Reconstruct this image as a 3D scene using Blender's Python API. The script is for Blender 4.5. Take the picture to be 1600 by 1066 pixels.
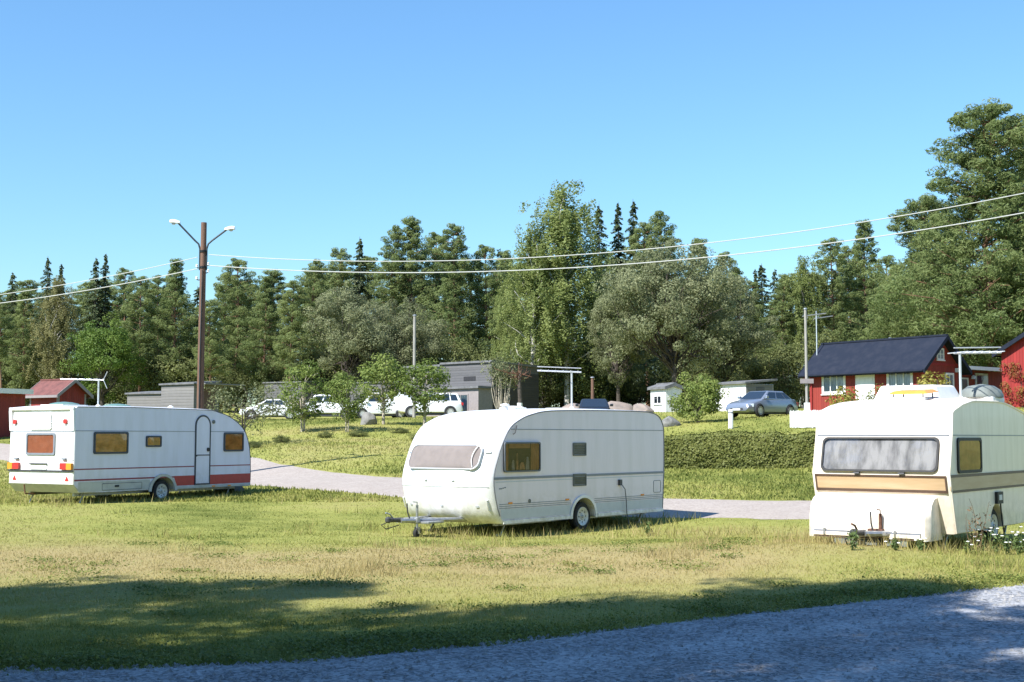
import bpy, bmesh, math, random
import numpy as np
from mathutils import Vector, Matrix
R = math.radians
scene = bpy.context.scene
for _o in list(bpy.data.objects):
    bpy.data.objects.remove(_o)
col = scene.collection

# ------------------------------------------------------------------ camera
EYE = 1.85          # camera height above the lane
FPX = 2000.0        # focal length in photograph pixels (1600 wide) = 45 mm
PITCH = math.atan((684 - 533) / FPX)
cam_d = bpy.data.cameras.new('camera')
cam_d.lens = 45.0; cam_d.sensor_width = 36.0; cam_d.clip_end = 3000; cam_d.clip_start = 0.1
cam = bpy.data.objects.new('camera', cam_d); col.objects.link(cam)
cam.location = (0, 0, EYE); cam.rotation_euler = (math.pi / 2 + PITCH, 0, 0)
scene.camera = cam

# ------------------------------------------------------------------ sky, sun, exposure
SUN_AZ = math.atan2(-0.743, -0.669)      # the sun stands to the left and a little behind the camera
SUN_EL = R(47)
world = bpy.data.worlds.new('World'); scene.world = world; world.use_nodes = True
wn = world.node_tree.nodes; wl = world.node_tree.links
sky = wn.new('ShaderNodeTexSky'); sky.sky_type = 'NISHITA'; sky.sun_disc = False
sky.sun_elevation = SUN_EL; sky.sun_rotation = SUN_AZ
sky.altitude = 0; sky.air_density = 1.5; sky.dust_density = 0.0; sky.ozone_density = 3.0
bg = wn['Background']; bg.inputs['Strength'].default_value = 0.094
sky_tint = wn.new('ShaderNodeMix'); sky_tint.data_type = 'RGBA'; sky_tint.blend_type = 'MULTIPLY'; sky_tint.inputs[0].default_value = 1.0
sky_tint.inputs[7].default_value = (0.585, 0.845, 1.10, 1)        # the same cool cast over the whole sky
wl.new(sky.outputs['Color'], sky_tint.inputs[6]); wl.new(sky_tint.outputs[2], bg.inputs['Color'])
sun_d = bpy.data.lights.new('sun', 'SUN'); sun_d.energy = 4.9; sun_d.angle = R(0.55); sun_d.color = (1.0, 0.98, 0.94)
sun = bpy.data.objects.new('sun', sun_d); col.objects.link(sun)
sv = Vector((math.sin(SUN_AZ) * math.cos(SUN_EL), math.cos(SUN_AZ) * math.cos(SUN_EL), math.sin(SUN_EL)))
sun.rotation_euler = sv.to_track_quat('Z', 'Y').to_euler(); sun.location = sv * 60
vs = scene.view_settings
vs.view_transform = 'Standard'; vs.look = 'None'; vs.gamma = 1.0; vs.use_curve_mapping = False; vs.exposure = 0.95
scene.cycles.use_denoising = True
scene.cycles.sample_clamp_indirect = 4.0
scene.cycles.max_bounces = 6; scene.cycles.transparent_max_bounces = 8
scene.cycles.diffuse_bounces = 3; scene.cycles.glossy_bounces = 3

# ------------------------------------------------------------------ helpers
def at(px, py, Y):
    """photograph pixel + distance -> world point"""
    u = (px - 800) / FPX; v = (533 - py) / FPX
    dy = math.cos(PITCH) - v * math.sin(PITCH); dz = math.sin(PITCH) + v * math.cos(PITCH)
    return Vector((u * Y / dy, Y, EYE + dz * Y / dy))

def tag(o, label=None, cat=None, group=None, kind=None):
    if label: o['label'] = label
    if cat: o['category'] = cat
    if group: o['group'] = group
    if kind: o['kind'] = kind
    return o

def thing(name, label, cat, loc=(0, 0, 0), rz=0.0, group=None, scale=None):
    o = bpy.data.objects.new(name, None); col.objects.link(o)
    o.empty_display_size = 0.2
    o.location = loc; o.rotation_euler = (0, 0, rz)
    if scale: o.scale = (scale,) * 3 if isinstance(scale, (int, float)) else scale
    return tag(o, label, cat, group)

def link_mesh(name, me, mat, parent=None):
    o = bpy.data.objects.new(name, me); col.objects.link(o)
    if mat is not None and not me.materials: me.materials.append(mat)
    if parent is not None: o.parent = parent
    return o

def copy_tree(o, parent=None):
    c = o.copy(); col.objects.link(c); c.parent = parent
    for ch in o.children: copy_tree(ch, c)
    return c

class MB:
    def __init__(self): self.v = []; self.f = []
    def add(self, vs, fs):
        k = len(self.v); self.v += [tuple(p) for p in vs]; self.f += [tuple(i + k for i in f) for f in fs]; return self
    def box(self, x0, x1, y0, y1, z0, z1):
        return self.add([(x0,y0,z0),(x1,y0,z0),(x1,y1,z0),(x0,y1,z0),(x0,y0,z1),(x1,y0,z1),(x1,y1,z1),(x0,y1,z1)],
                        [(0,3,2,1),(4,5,6,7),(0,1,5,4),(1,2,6,5),(2,3,7,6),(3,0,4,7)])
    def hexa(self, b, t):
        return self.add(list(b) + list(t), [(0,3,2,1),(4,5,6,7),(0,1,5,4),(1,2,6,5),(2,3,7,6),(3,0,4,7)])
    def tube(self, pts, r, n=8, cap=True):
        pts = [Vector(p) for p in pts]; rs = r if isinstance(r, (list, tuple)) else [r] * len(pts)
        vs = []; fs = []; ref = None
        for i, p in enumerate(pts):
            t = (pts[min(i + 1, len(pts) - 1)] - pts[max(i - 1, 0)]).normalized()
            if ref is None: ref = t.orthogonal().normalized()
            a = (ref - t * ref.dot(t))
            a = a.normalized() if a.length > 1e-6 else t.orthogonal().normalized()
            ref = a; b = t.cross(a)
            for k in range(n):
                an = 2 * math.pi * k / n
                vs.append(p + (a * math.cos(an) + b * math.sin(an)) * rs[i])
        for i in range(len(pts) - 1):
            for k in range(n):
                fs.append((i*n+k, i*n+(k+1) % n, (i+1)*n+(k+1) % n, (i+1)*n+k))
        if cap: fs.append(tuple(range(n))[::-1]); fs.append(tuple((len(pts)-1)*n + k for k in range(n)))
        return self.add(vs, fs)
    def lathe(self, prof, c, axis='z', n=20):
        """prof: list of (radius, height along axis)"""
        vs = []; fs = []
        for (r, h) in prof:
            for k in range(n):
                an = 2 * math.pi * k / n; a, b = r * math.cos(an), r * math.sin(an)
                p = (a, b, h) if axis == 'z' else ((a, h, b) if axis == 'y' else (h, a, b))
                vs.append((p[0]+c[0], p[1]+c[1], p[2]+c[2]))
        m = len(prof)
        for i in range(m - 1):
            for k in range(n): fs.append((i*n+k, i*n+(k+1) % n, (i+1)*n+(k+1) % n, (i+1)*n+k))
        fs.append(tuple(range(n))[::-1]); fs.append(tuple((m-1)*n + k for k in range(n)))
        return self.add(vs, fs)
    def grid(self, P):
        """P: rows of points"""
        nr, nc = len(P), len(P[0])
        vs = [p for row in P for p in row]
        fs = [(i*nc+j, i*nc+j+1, (i+1)*nc+j+1, (i+1)*nc+j) for i in range(nr-1) for j in range(nc-1)]
        return self.add(vs, fs)
    def mesh(self, name, smooth=False, bevel=0, seg=2, weld=False):
        me = bpy.data.meshes.new(name); me.from_pydata(self.v, [], self.f); me.update()
        bm = bmesh.new(); bm.from_mesh(me)
        if weld: bmesh.ops.remove_doubles(bm, verts=bm.verts, dist=0.0005)
        bmesh.ops.recalc_face_normals(bm, faces=bm.faces)
        if bevel:
            es = [e for e in bm.edges if e.is_manifold and e.calc_face_angle(0) > 0.5]
            bmesh.ops.bevel(bm, geom=es, offset=bevel, segments=seg, affect='EDGES', profile=0.5, clamp_overlap=True)
        bm.to_mesh(me); bm.free()
        if smooth:
            me.polygons.foreach_set('use_smooth', [True] * len(me.polygons))
            try: me.set_sharp_from_angle(angle=R(38))
            except Exception: pass
        return me
    def build(self, name, mat, parent=None, **kw):
        return link_mesh(name, self.mesh(name, **kw), mat, parent)

def rr(x0, x1, z0, z1, r, n=4):
    """rounded rectangle outline, counter-clockwise in (x, z)"""
    out = []
    for (cx, cz, a0) in ((x1-r, z0+r, -90), (x1-r, z1-r, 0), (x0+r, z1-r, 90), (x0+r, z0+r, 180)):
        for k in range(n + 1):
            a = R(a0 + 90 * k / n); out.append((cx + r*math.cos(a), cz + r*math.sin(a)))
    return out

def shrink(ol, d):
    cx = (min(p[0] for p in ol) + max(p[0] for p in ol)) / 2; cz = (min(p[1] for p in ol) + max(p[1] for p in ol)) / 2
    hx = (max(p[0] for p in ol) - min(p[0] for p in ol)) / 2; hz = (max(p[1] for p in ol) - min(p[1] for p in ol)) / 2
    sx, sz = (hx - d) / hx, (hz - d) / hz
    return [(cx + (p[0]-cx)*sx, cz + (p[1]-cz)*sz) for p in ol]

def slab_on(mb, fn, ol, w0, w1, rings=(1, .66, .33)):
    """slab with outline ol on a surface fn(u, v, w)"""
    cx = sum(p[0] for p in ol)/len(ol); cz = sum(p[1] for p in ol)/len(ol); n = len(ol)
    vs = [fn(p[0], p[1], w0) for p in ol]
    for s in rings: vs += [fn(cx+(p[0]-cx)*s, cz+(p[1]-cz)*s, w1) for p in ol]
    vs.append(fn(cx, cz, w1)); fs = []
    for i in range(len(rings)):
        for k in range(n): fs.append((i*n+k, i*n+(k+1) % n, (i+1)*n+(k+1) % n, (i+1)*n+k))
    L = len(rings) * n
    for k in range(n): fs.append((L+k, L+(k+1) % n, len(vs)-1))
    return mb.add(vs, fs)

def ring_on(mb, fn, ol, inn, w0, w1):
    n = len(ol)
    vs = [fn(p[0], p[1], w0) for p in ol] + [fn(p[0], p[1], w1) for p in ol] + [fn(p[0], p[1], w1) for p in inn] + [fn(p[0], p[1], w0) for p in inn]
    fs = [(i*n+k, i*n+(k+1) % n, ((i+1) % 4)*n+(k+1) % n, ((i+1) % 4)*n+k) for i in range(4) for k in range(n)]
    return mb.add(vs, fs)

def strip_on(mb, fn, u0, u1, v0, v1, w0, w1, nu=1, v0b=None, v1b=None):
    """raised strip; v may slope from (v0,v1) to (v0b,v1b)"""
    v0b = v0 if v0b is None else v0b; v1b = v1 if v1b is None else v1b
    lo = [(u0+(u1-u0)*i/nu, v0+(v0b-v0)*i/nu) for i in range(nu+1)]; hi = [(u0+(u1-u0)*i/nu, v1+(v1b-v1)*i/nu) for i in range(nu+1)]
    mb.grid([[fn(*p, w0) for p in lo], [fn(*p, w1) for p in lo], [fn(*p, w1) for p in hi], [fn(*p, w0) for p in hi]])
    for e in (0, -1):
        mb.add([fn(*lo[e], w0), fn(*lo[e], w1), fn(*hi[e], w1), fn(*hi[e], w0)], [(0, 1, 2, 3)])
    return mb

# ------------------------------------------------------------------ materials
def srgb(r, g, b):
    f = lambda c: (c/255/12.92) if c/255 <= 0.04045 else ((c/255+0.055)/1.055)**2.4
    return (f(r), f(g), f(b), 1)

def nodes_of(name):
    m = bpy.data.materials.new(name); m.use_nodes = True
    nt = m.node_tree; b = nt.nodes['Principled BSDF']; return m, nt, b

def N(nt, t, **kw):
    n = nt.nodes.new(t)
    for k, v in kw.items():
        if k.startswith('i_'):
            key = k[2:]; n.inputs[int(key) if key.isdigit() else key.replace('_', ' ')].default_value = v
        else: setattr(n, k, v)
    return n

def mat(name, c, rough=0.5, metal=0.0, var=0.12, scale=6.0, bump=0.0, bscale=40.0, c2=None, coat=0.0, spec=0.5, stretch=(1, 1, 1), grime=None):
    """plain surface: two-tone noise colour, roughness variation, fine relief"""
    m, nt, b = nodes_of(name)
    tc = N(nt, 'ShaderNodeTexCoord'); mp = N(nt, 'ShaderNodeMapping'); mp.inputs['Scale'].default_value = stretch
    nt.links.new(tc.outputs['Object'], mp.inputs['Vector'])
    no = N(nt, 'ShaderNodeTexNoise', i_Scale=scale, i_Detail=5.0, i_Roughness=0.6); nt.links.new(mp.outputs[0], no.inputs['Vector'])
    mx = N(nt, 'ShaderNodeMix', data_type='RGBA')
    c = tuple(c[:3]) + (1,); c2 = tuple(c2[:3]) + (1,) if c2 else tuple(x * (1 - 2.2 * var) for x in c[:3]) + (1,)
    mx.inputs[6].default_value = c; mx.inputs[7].default_value = c2
    rp = N(nt, 'ShaderNodeMapRange'); rp.inputs[1].default_value = 0.42; rp.inputs[2].default_value = 0.72
    nt.links.new(no.outputs[0], rp.inputs[0]); nt.links.new(rp.outputs[0], mx.inputs[0]); nt.links.new(mx.outputs[2], b.inputs['Base Color'])
    if grime:      # road dirt thrown up on the lowest part, in uneven patches
        sp = N(nt, 'ShaderNodeSeparateXYZ'); nt.links.new(tc.outputs['Object'], sp.inputs[0])
        ng = N(nt, 'ShaderNodeTexNoise', i_Scale=5.0, i_Detail=7.0, i_Roughness=0.7); nt.links.new(tc.outputs['Object'], ng.inputs['Vector'])
        zr = N(nt, 'ShaderNodeMapRange'); zr.inputs[1].default_value = .95; zr.inputs[2].default_value = .25; nt.links.new(sp.outputs[2], zr.inputs[0])
        nr = N(nt, 'ShaderNodeMapRange'); nr.inputs[1].default_value = .40; nr.inputs[2].default_value = .75; nt.links.new(ng.outputs[0], nr.inputs[0])
        mu = N(nt, 'ShaderNodeMath', operation='MULTIPLY'); nt.links.new(zr.outputs[0], mu.inputs[0]); nt.links.new(nr.outputs[0], mu.inputs[1])
        m3 = N(nt, 'ShaderNodeMix', data_type='RGBA'); nt.links.new(mu.outputs[0], m3.inputs[0]); nt.links.new(mx.outputs[2], m3.inputs[6]); m3.inputs[7].default_value = tuple(grime) + (1,)
        nt.links.new(m3.outputs[2], b.inputs['Base Color'])
    b.inputs['Roughness'].default_value = rough; b.inputs['Metallic'].default_value = metal
    b.inputs['Coat Weight'].default_value = coat; b.inputs['Specular IOR Level'].default_value = spec
    if bump:
        n2 = N(nt, 'ShaderNodeTexNoise', i_Scale=bscale, i_Detail=4.0); nt.links.new(mp.outputs[0], n2.inputs['Vector'])
        bp = N(nt, 'ShaderNodeBump', i_Strength=bump, i_Distance=0.02); nt.links.new(n2.outputs[0], bp.inputs['Height']); nt.links.new(bp.outputs[0], b.inputs['Normal'])
    return m

def board_mat(name, c, pitch=0.14, axis=2, var=0.12, rough=0.75):
    """painted boards too far off to pick apart: a groove every `pitch` metres and board-to-board tone"""
    m, nt, b = nodes_of(name)
    tc = N(nt, 'ShaderNodeTexCoord'); sp = N(nt, 'ShaderNodeSeparateXYZ'); nt.links.new(tc.outputs['Object'], sp.inputs[0])
    if axis == 2: src = sp.outputs[2]
    else:
        ad = N(nt, 'ShaderNodeMath', operation='ADD'); nt.links.new(sp.outputs[0], ad.inputs[0]); nt.links.new(sp.outputs[1], ad.inputs[1]); src = ad.outputs[0]
    dv = N(nt, 'ShaderNodeMath', operation='DIVIDE'); nt.links.new(src, dv.inputs[0]); dv.inputs[1].default_value = pitch
    fl = N(nt, 'ShaderNodeMath', operation='FLOOR'); nt.links.new(dv.outputs[0], fl.inputs[0])
    fr = N(nt, 'ShaderNodeMath', operation='FRACT'); nt.links.new(dv.outputs[0], fr.inputs[0])
    wn_ = N(nt, 'ShaderNodeTexWhiteNoise', noise_dimensions='1D'); nt.links.new(fl.outputs[0], wn_.inputs['W'])
    no = N(nt, 'ShaderNodeTexNoise', i_Scale=3.0, i_Detail=5.0); nt.links.new(tc.outputs['Object'], no.inputs['Vector'])
    ad2 = N(nt, 'ShaderNodeMath', operation='ADD'); nt.links.new(wn_.outputs[0], ad2.inputs[0]); nt.links.new(no.outputs[0], ad2.inputs[1])
    rp = N(nt, 'ShaderNodeMapRange'); rp.inputs[1].default_value = 0.2; rp.inputs[2].default_value = 1.6; rp.inputs[3].default_value = 1 + var; rp.inputs[4].default_value = 1 - 1.6 * var
    nt.links.new(ad2.outputs[0], rp.inputs[0])
    mx = N(nt, 'ShaderNodeVectorMath', operation='SCALE'); mx.inputs[0].default_value = c[:3]; nt.links.new(rp.outputs[0], mx.inputs['Scale'])
    nt.links.new(mx.outputs[0], b.inputs['Base Color']); b.inputs['Roughness'].default_value = rough
    pp = N(nt, 'ShaderNodeMath', operation='PINGPONG'); nt.links.new(fr.outputs[0], pp.inputs[0]); pp.inputs[1].default_value = 0.5
    cl = N(nt, 'ShaderNodeMapRange'); cl.inputs[1].default_value = 0.0; cl.inputs[2].default_value = 0.12; nt.links.new(pp.outputs[0], cl.inputs[0])
    bp = N(nt, 'ShaderNodeBump', i_Strength=0.8, i_Distance=0.02); nt.links.new(cl.outputs[0], bp.inputs['Height']); nt.links.new(bp.outputs[0], b.inputs['Normal'])
    return m

def glass_mat(name, tint=(0.8, 0.82, 0.84), boost=1.0):
    m = bpy.data.materials.new(name); m.use_nodes = True; nt = m.node_tree; nt.nodes.clear()
    out = N(nt, 'ShaderNodeOutputMaterial'); mx = N(nt, 'ShaderNodeMixShader'); tr = N(nt, 'ShaderNodeBsdfTransparent'); gl = N(nt, 'ShaderNodeBsdfGlossy')
    tr.inputs[0].default_value = tuple(tint) + (1,); gl.inputs[0].default_value = (1, 1, 1, 1); gl.inputs['Roughness'].default_value = 0.03
    fr = N(nt, 'ShaderNodeFresnel', i_IOR=1.5); mu = N(nt, 'ShaderNodeMath', operation='MULTIPLY', use_clamp=True); mu.inputs[1].default_value = boost
    no = N(nt, 'ShaderNodeTexNoise', i_Scale=2.2, i_Detail=1.0); bp = N(nt, 'ShaderNodeBump', i_Strength=0.12, i_Distance=0.05)
    tc = N(nt, 'ShaderNodeTexCoord'); nt.links.new(tc.outputs['Object'], no.inputs['Vector']); nt.links.new(no.outputs[0], bp.inputs['Height'])
    nt.links.new(bp.outputs[0], gl.inputs['Normal'])
    nt.links.new(fr.outputs[0], mu.inputs[0]); nt.links.new(mu.outputs[0], mx.inputs[0]); nt.links.new(tr.outputs[0], mx.inputs[1]); nt.links.new(gl.outputs[0], mx.inputs[2])
    nt.links.new(mx.outputs[0], out.inputs[0]); return m

def leaf_mat(name, c1, c2, trans=0.28, rough=0.6, hue=0.5):
    """leaves: tone per leaf (attribute) and per tree"""
    m, nt, b = nodes_of(name)
    at_ = N(nt, 'ShaderNodeAttribute', attribute_name='tint'); oi = N(nt, 'ShaderNodeObjectInfo')
    ma = N(nt, 'ShaderNodeMath', operation='MULTIPLY_ADD'); nt.links.new(oi.outputs['Random'], ma.inputs[0]); ma.inputs[1].default_value = 0.35; nt.links.new(at_.outputs['Fac'], ma.inputs[2])
    sb = N(nt, 'ShaderNodeMath', operation='SUBTRACT', use_clamp=True); nt.links.new(ma.outputs[0], sb.inputs[0]); sb.inputs[1].default_value = 0.17
    mx = N(nt, 'ShaderNodeMix', data_type='RGBA'); mx.inputs[6].default_value = tuple(c1) + (1,); mx.inputs[7].default_value = tuple(c2) + (1,)
    nt.links.new(sb.outputs[0], mx.inputs[0]); nt.links.new(mx.outputs[2], b.inputs['Base Color'])
    b.inputs['Roughness'].default_value = rough; b.inputs['Specular IOR Level'].default_value = 0.25
    tl = N(nt, 'ShaderNodeBsdfTranslucent'); nt.links.new(mx.outputs[2], tl.inputs[0])
    ms = N(nt, 'ShaderNodeMixShader'); ms.inputs[0].default_value = trans
    nt.links.new(b.outputs[0], ms.inputs[1]); nt.links.new(tl.outputs[0], ms.inputs[2]); nt.links.new(ms.outputs[0], nt.nodes['Material Output'].inputs[0])
    return m

M = {}
M['cream'] = mat('caravan_cream', (0.85, 0.75, 0.63), 0.38, scale=2.4, coat=0.15, c2=(0.74, 0.645, 0.52), stretch=(2.5, 2.5, .35), bump=.06, bscale=3, grime=(0.36, 0.33, 0.26))
M['white'] = mat('caravan_white', (0.80, 0.80, 0.82), 0.34, scale=2.2, coat=0.2, c2=(0.70, 0.70, 0.68), stretch=(2.5, 2.5, .35), grime=(0.36, 0.33, 0.26))
M['whitealu'] = mat('caravan_white_panel', (0.79, 0.70, 0.745), 0.36, scale=1.7, bump=0.06, bscale=2.2, stretch=(2.2, 2.2, .35), c2=(0.71, 0.635, 0.66), grime=(0.36, 0.33, 0.26))
M['bluealu'] = mat('caravan_bluish_panel', (0.71, 0.70, 0.84), 0.36, scale=1.7, bump=0.06, bscale=2.2, stretch=(2.2, 2.2, .35), c2=(0.64, 0.63, 0.74), grime=(0.36, 0.33, 0.26))
M['roofwhite'] = mat('white_roof', (0.78, 0.78, 0.76), 0.5, var=0.06, scale=3)
M['dirtyskirt'] = mat('grey_skirt', (0.50, 0.50, 0.47), 0.5, var=0.12, scale=3)
M['rubber'] = mat('black_rubber', (0.015, 0.015, 0.017), 0.6, var=0.1)
M['navytrim'] = mat('navy_trim', (0.02, 0.03, 0.055), 0.4, var=0.05)
M['greystrip'] = mat('grey_strip', (0.20, 0.22, 0.26), 0.4, var=0.08)
M['palegrey'] = mat('pale_grey_decor', (0.50, 0.53, 0.57), 0.35, var=0.05)
M['seam'] = mat('dark_seam', (0.12, 0.13, 0.15), 0.5)
M['red'] = mat('red_decor', (0.42, 0.02, 0.025), 0.35, var=0.08)
M['darkred'] = mat('dark_red_line', (0.24, 0.025, 0.05), 0.4)
M['tan'] = mat('tan_band', (0.48, 0.33, 0.19), 0.45, var=0.08, scale=1.5, stretch=(1, .6, 6), c2=(0.56, 0.42, 0.27))
M['brown'] = mat('brown_line', (0.10, 0.06, 0.045), 0.5)
M['metal'] = mat('galvanised', (0.42, 0.43, 0.44), 0.45, 0.8, var=0.15, scale=12)
M['rust'] = mat('rusty_steel', (0.16, 0.075, 0.045), 0.8, 0.2, var=0.25, scale=20, bump=0.3)
M['alu'] = mat('aluminium', (0.72, 0.73, 0.75), 0.35, 0.6, var=0.06)
M['whitepaint'] = mat('white_paint', (0.78, 0.78, 0.75), 0.55, var=0.06, scale=5)
M['tyre'] = mat('tyre', (0.02, 0.02, 0.021), 0.85, var=0.2, bump=0.2)
M['rim'] = mat('wheel_rim', (0.58, 0.58, 0.57), 0.45, 0.3, var=0.15, scale=10)
M['orange_lamp'] = mat('orange_lens', (0.80, 0.28, 0.03), 0.2, var=0.03)
M['red_lamp'] = mat('red_lens', (0.50, 0.03, 0.03), 0.2, var=0.03)
M['domegreen'] = mat('green_acrylic', (0.14, 0.24, 0.20), 0.3, var=0.08)
M['domegrey'] = mat('grey_acrylic', (0.17, 0.19, 0.175), 0.6, var=0.1)
M['orange'] = mat('orange_acrylic', (0.75, 0.30, 0.05), 0.35, var=0.06)
M['glass'] = glass_mat('window_glass', (0.86, 0.86, 0.84), 2.4)
M['glassblue'] = glass_mat('curved_front_glass', (0.80, 0.81, 0.82), 1.3)
M['glassclear'] = glass_mat('flat_acrylic', (0.9, 0.9, 0.9), .45)
M['glassdim'] = glass_mat('tinted_glass', (0.72, 0.70, 0.68), 1.1)
M['amber'] = mat('amber_curtain', (0.74, 0.29, 0.08), 0.9, var=0.25, scale=3, stretch=(1, 1, 2.5), c2=(0.34, 0.10, 0.02))
M['tancurtain'] = mat('tan_curtain', (0.72, 0.34, 0.15), 0.9, var=0.15, scale=6)
M['brightamber'] = mat('rust_blind', (0.42, 0.13, 0.06), 0.85, var=0.1)
M['pinkblind'] = mat('pinkish_blind', (0.255, 0.22, 0.205), 0.8, var=0.06)
M['lace'] = mat('pale_lace_curtain', (0.40, 0.395, 0.40), 0.9, var=0.3, scale=3.0, c2=(0.13, 0.13, 0.14), stretch=(1, 2.4, .8))
M['clutter'] = mat('window_clutter', (0.72, 0.40, 0.20), 0.8, var=0.3, scale=4.5, c2=(0.06, 0.03, 0.03))
M['interior'] = mat('dim_interior', (0.07, 0.05, 0.04), .9, var=.3, scale=5)
M['drape'] = mat('orange_tan_drape', (0.66, 0.33, 0.14), .9, var=.1, scale=8)
M['ornament'] = mat('pale_ornaments', (0.55, 0.50, 0.46), .6, var=.2, scale=9)
M['darkplastic'] = mat('dark_plastic', (0.05, 0.05, 0.055), 0.5)
M['grille'] = mat('grey_grille', (0.13, 0.14, 0.13), 0.6)
M['cover'] = mat('dark_hitch_cover', (0.06, 0.07, 0.08), 0.7, bump=0.3, bscale=8)

# ------------------------------------------------------------------ terrain
CP = []
for X in (-40, -25, -14, -7, 0, 7, 14, 25, 40):
    for Y in (-30, -10, 0, 6, 12): CP.append((X, Y, 0.0))
for X in (-8, -5, -2, 1, 4, 7): CP.append((X, 16, 0.0)); CP.append((X, 9.5, 0.0))
def cp(px, py, Y):
    p = at(px, py, Y); CP.append((p.x, p.y, p.z))
for a in [(790, 841, 26), (1030, 815, 31), (650, 838, 26), (100, 789, 32.3), (395, 772, 37.5), (20, 785, 35), (1483, 862, 20.2), (1600, 845, 24), (1350, 860, 19),
          (410, 745, 45), (510, 752, 42), (620, 762, 38), (1150, 795, 33.3), (1280, 797, 32.5), (1550, 800, 31.5), (0, 706, 62), (200, 722, 53),
          (1150, 728, 46), (1270, 728, 45), (850, 735, 45), (1040, 735, 45), (10, 672, 75), (160, 672, 74), (480, 672, 65), (540, 690, 58), (430, 702, 52), (600, 665, 67),
          (500, 655, 93), (660, 652, 95), (420, 655, 93), (1190, 652, 71), (1142, 670, 63), (1350, 641, 65), (1500, 641, 62), (1620, 640, 58), (970, 642, 90), (800, 648, 92), (1090, 662, 66), (720, 672, 66), (850, 672, 66), (950, 672, 66)]:
    cp(*a)
for X in (-140, -90, -50, -20, 10, 40, 80, 140):
    for Y, z in ((125, 4.6), (170, 6.0), (240, 7), (400, 7), (800, 7)): CP.append((X, Y, z))
for X in (-140, 140, -75, 75, 50):
    for Y, z in ((-60, 0), (10, 0.0), (40, 0.7), (75, 2.8)): CP.append((X, Y, z))
CP = np.array(CP)
def tps_k(d2): return np.where(d2 > 1e-9, 0.5 * d2 * np.log(d2 + 1e-12), 0)
def _fit():
    n = len(CP); P = CP[:, :2] / 50.0
    d2 = ((P[:, None] - P[None]) ** 2).sum(-1); K = tps_k(d2) + np.eye(n) * 2e-4
    A = np.zeros((n + 3, n + 3)); A[:n, :n] = K; A[:n, n] = 1; A[:n, n+1:] = P; A[n, :n] = 1; A[n+1:, :n] = P.T
    b = np.zeros(n + 3); b[:n] = CP[:, 2]; return P, np.linalg.solve(A, b)
_P, _W = _fit()
def tps(x, y):
    q = np.stack([np.ravel(x), np.ravel(y)], 1) / 50.0; out = np.zeros(len(q))
    for s in range(0, len(q), 20000):
        c = q[s:s+20000]; d2 = ((c[:, None] - _P[None]) ** 2).sum(-1)
        out[s:s+20000] = tps_k(d2) @ _W[:len(_P)] + _W[len(_P)] + c @ _W[len(_P)+1:]
    return out.reshape(np.shape(x))
rng = np.random.default_rng(7); random.seed(11)
_LAT = rng.random((256, 256))
def vnoise(x, y, s):
    x = np.asarray(x, float) / s + 37.3; y = np.asarray(y, float) / s + 91.7
    i = np.floor(x).astype(int); j = np.floor(y).astype(int); fx = x - i; fy = y - j
    fx = fx*fx*(3-2*fx); fy = fy*fy*(3-2*fy); g = lambda a, b: _LAT[a % 256, b % 256]
    return (g(i, j)*(1-fx)+g(i+1, j)*fx)*(1-fy) + (g(i, j+1)*(1-fx)+g(i+1, j+1)*fx)*fy
def fbm(x, y, s, o=4):
    t = 0; a = 1; n = 0
    for k in range(o): t = t + a * vnoise(x, y, s / 2**k); n += a; a *= .55
    return t / n
GX = np.array([-900, -500, -300, -200, -140, -110, -90, -75, -65, -58, -52, -48, -45] + list(np.arange(-42, 42.01, 0.5)) + [45, 48, 52, 58, 65, 75, 90, 110, 140, 200, 300, 500, 900], float)
GY = np.array([-120, -60, -30, -20, -14, -10, -7, -5, -3, -1] + list(np.arange(0, 60, 0.5)) + list(np.arange(60, 112, 1.0)) + [115, 120, 130, 140, 155, 175, 200, 240, 300, 420, 600, 1000, 1800], float)
_gx, _gy = np.meshgrid(GX, GY, indexing='ij')
GZ = tps(np.clip(_gx, -135, 135), np.clip(_gy, -50, 600))
_near = np.clip((70 - _gy) / 40, 0, 1) * np.clip((45 - np.abs(_gx)) / 10, 0, 1)
GZ = GZ + (fbm(_gx, _gy, 5.0, 3) - 0.5) * np.where(_gy < 19, .035, .10) * _near + (fbm(_gx, _gy, 1.4, 2) - .5) * .035 * _near * (_gy > 16)
def gz(x, y):
    x = np.asarray(x, float); y = np.asarray(y, float)
    i = np.clip(np.searchsorted(GX, x) - 1, 0, len(GX)-2); j = np.clip(np.searchsorted(GY, y) - 1, 0, len(GY)-2)
    fx = (x-GX[i])/(GX[i+1]-GX[i]); fy = (y-GY[j])/(GY[j+1]-GY[j])
    return (GZ[i, j]*(1-fx)+GZ[i+1, j]*fx)*(1-fy)+(GZ[i, j+1]*(1-fx)+GZ[i+1, j+1]*fx)*fy
def g1(x, y): return float(gz(x, y))

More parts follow.
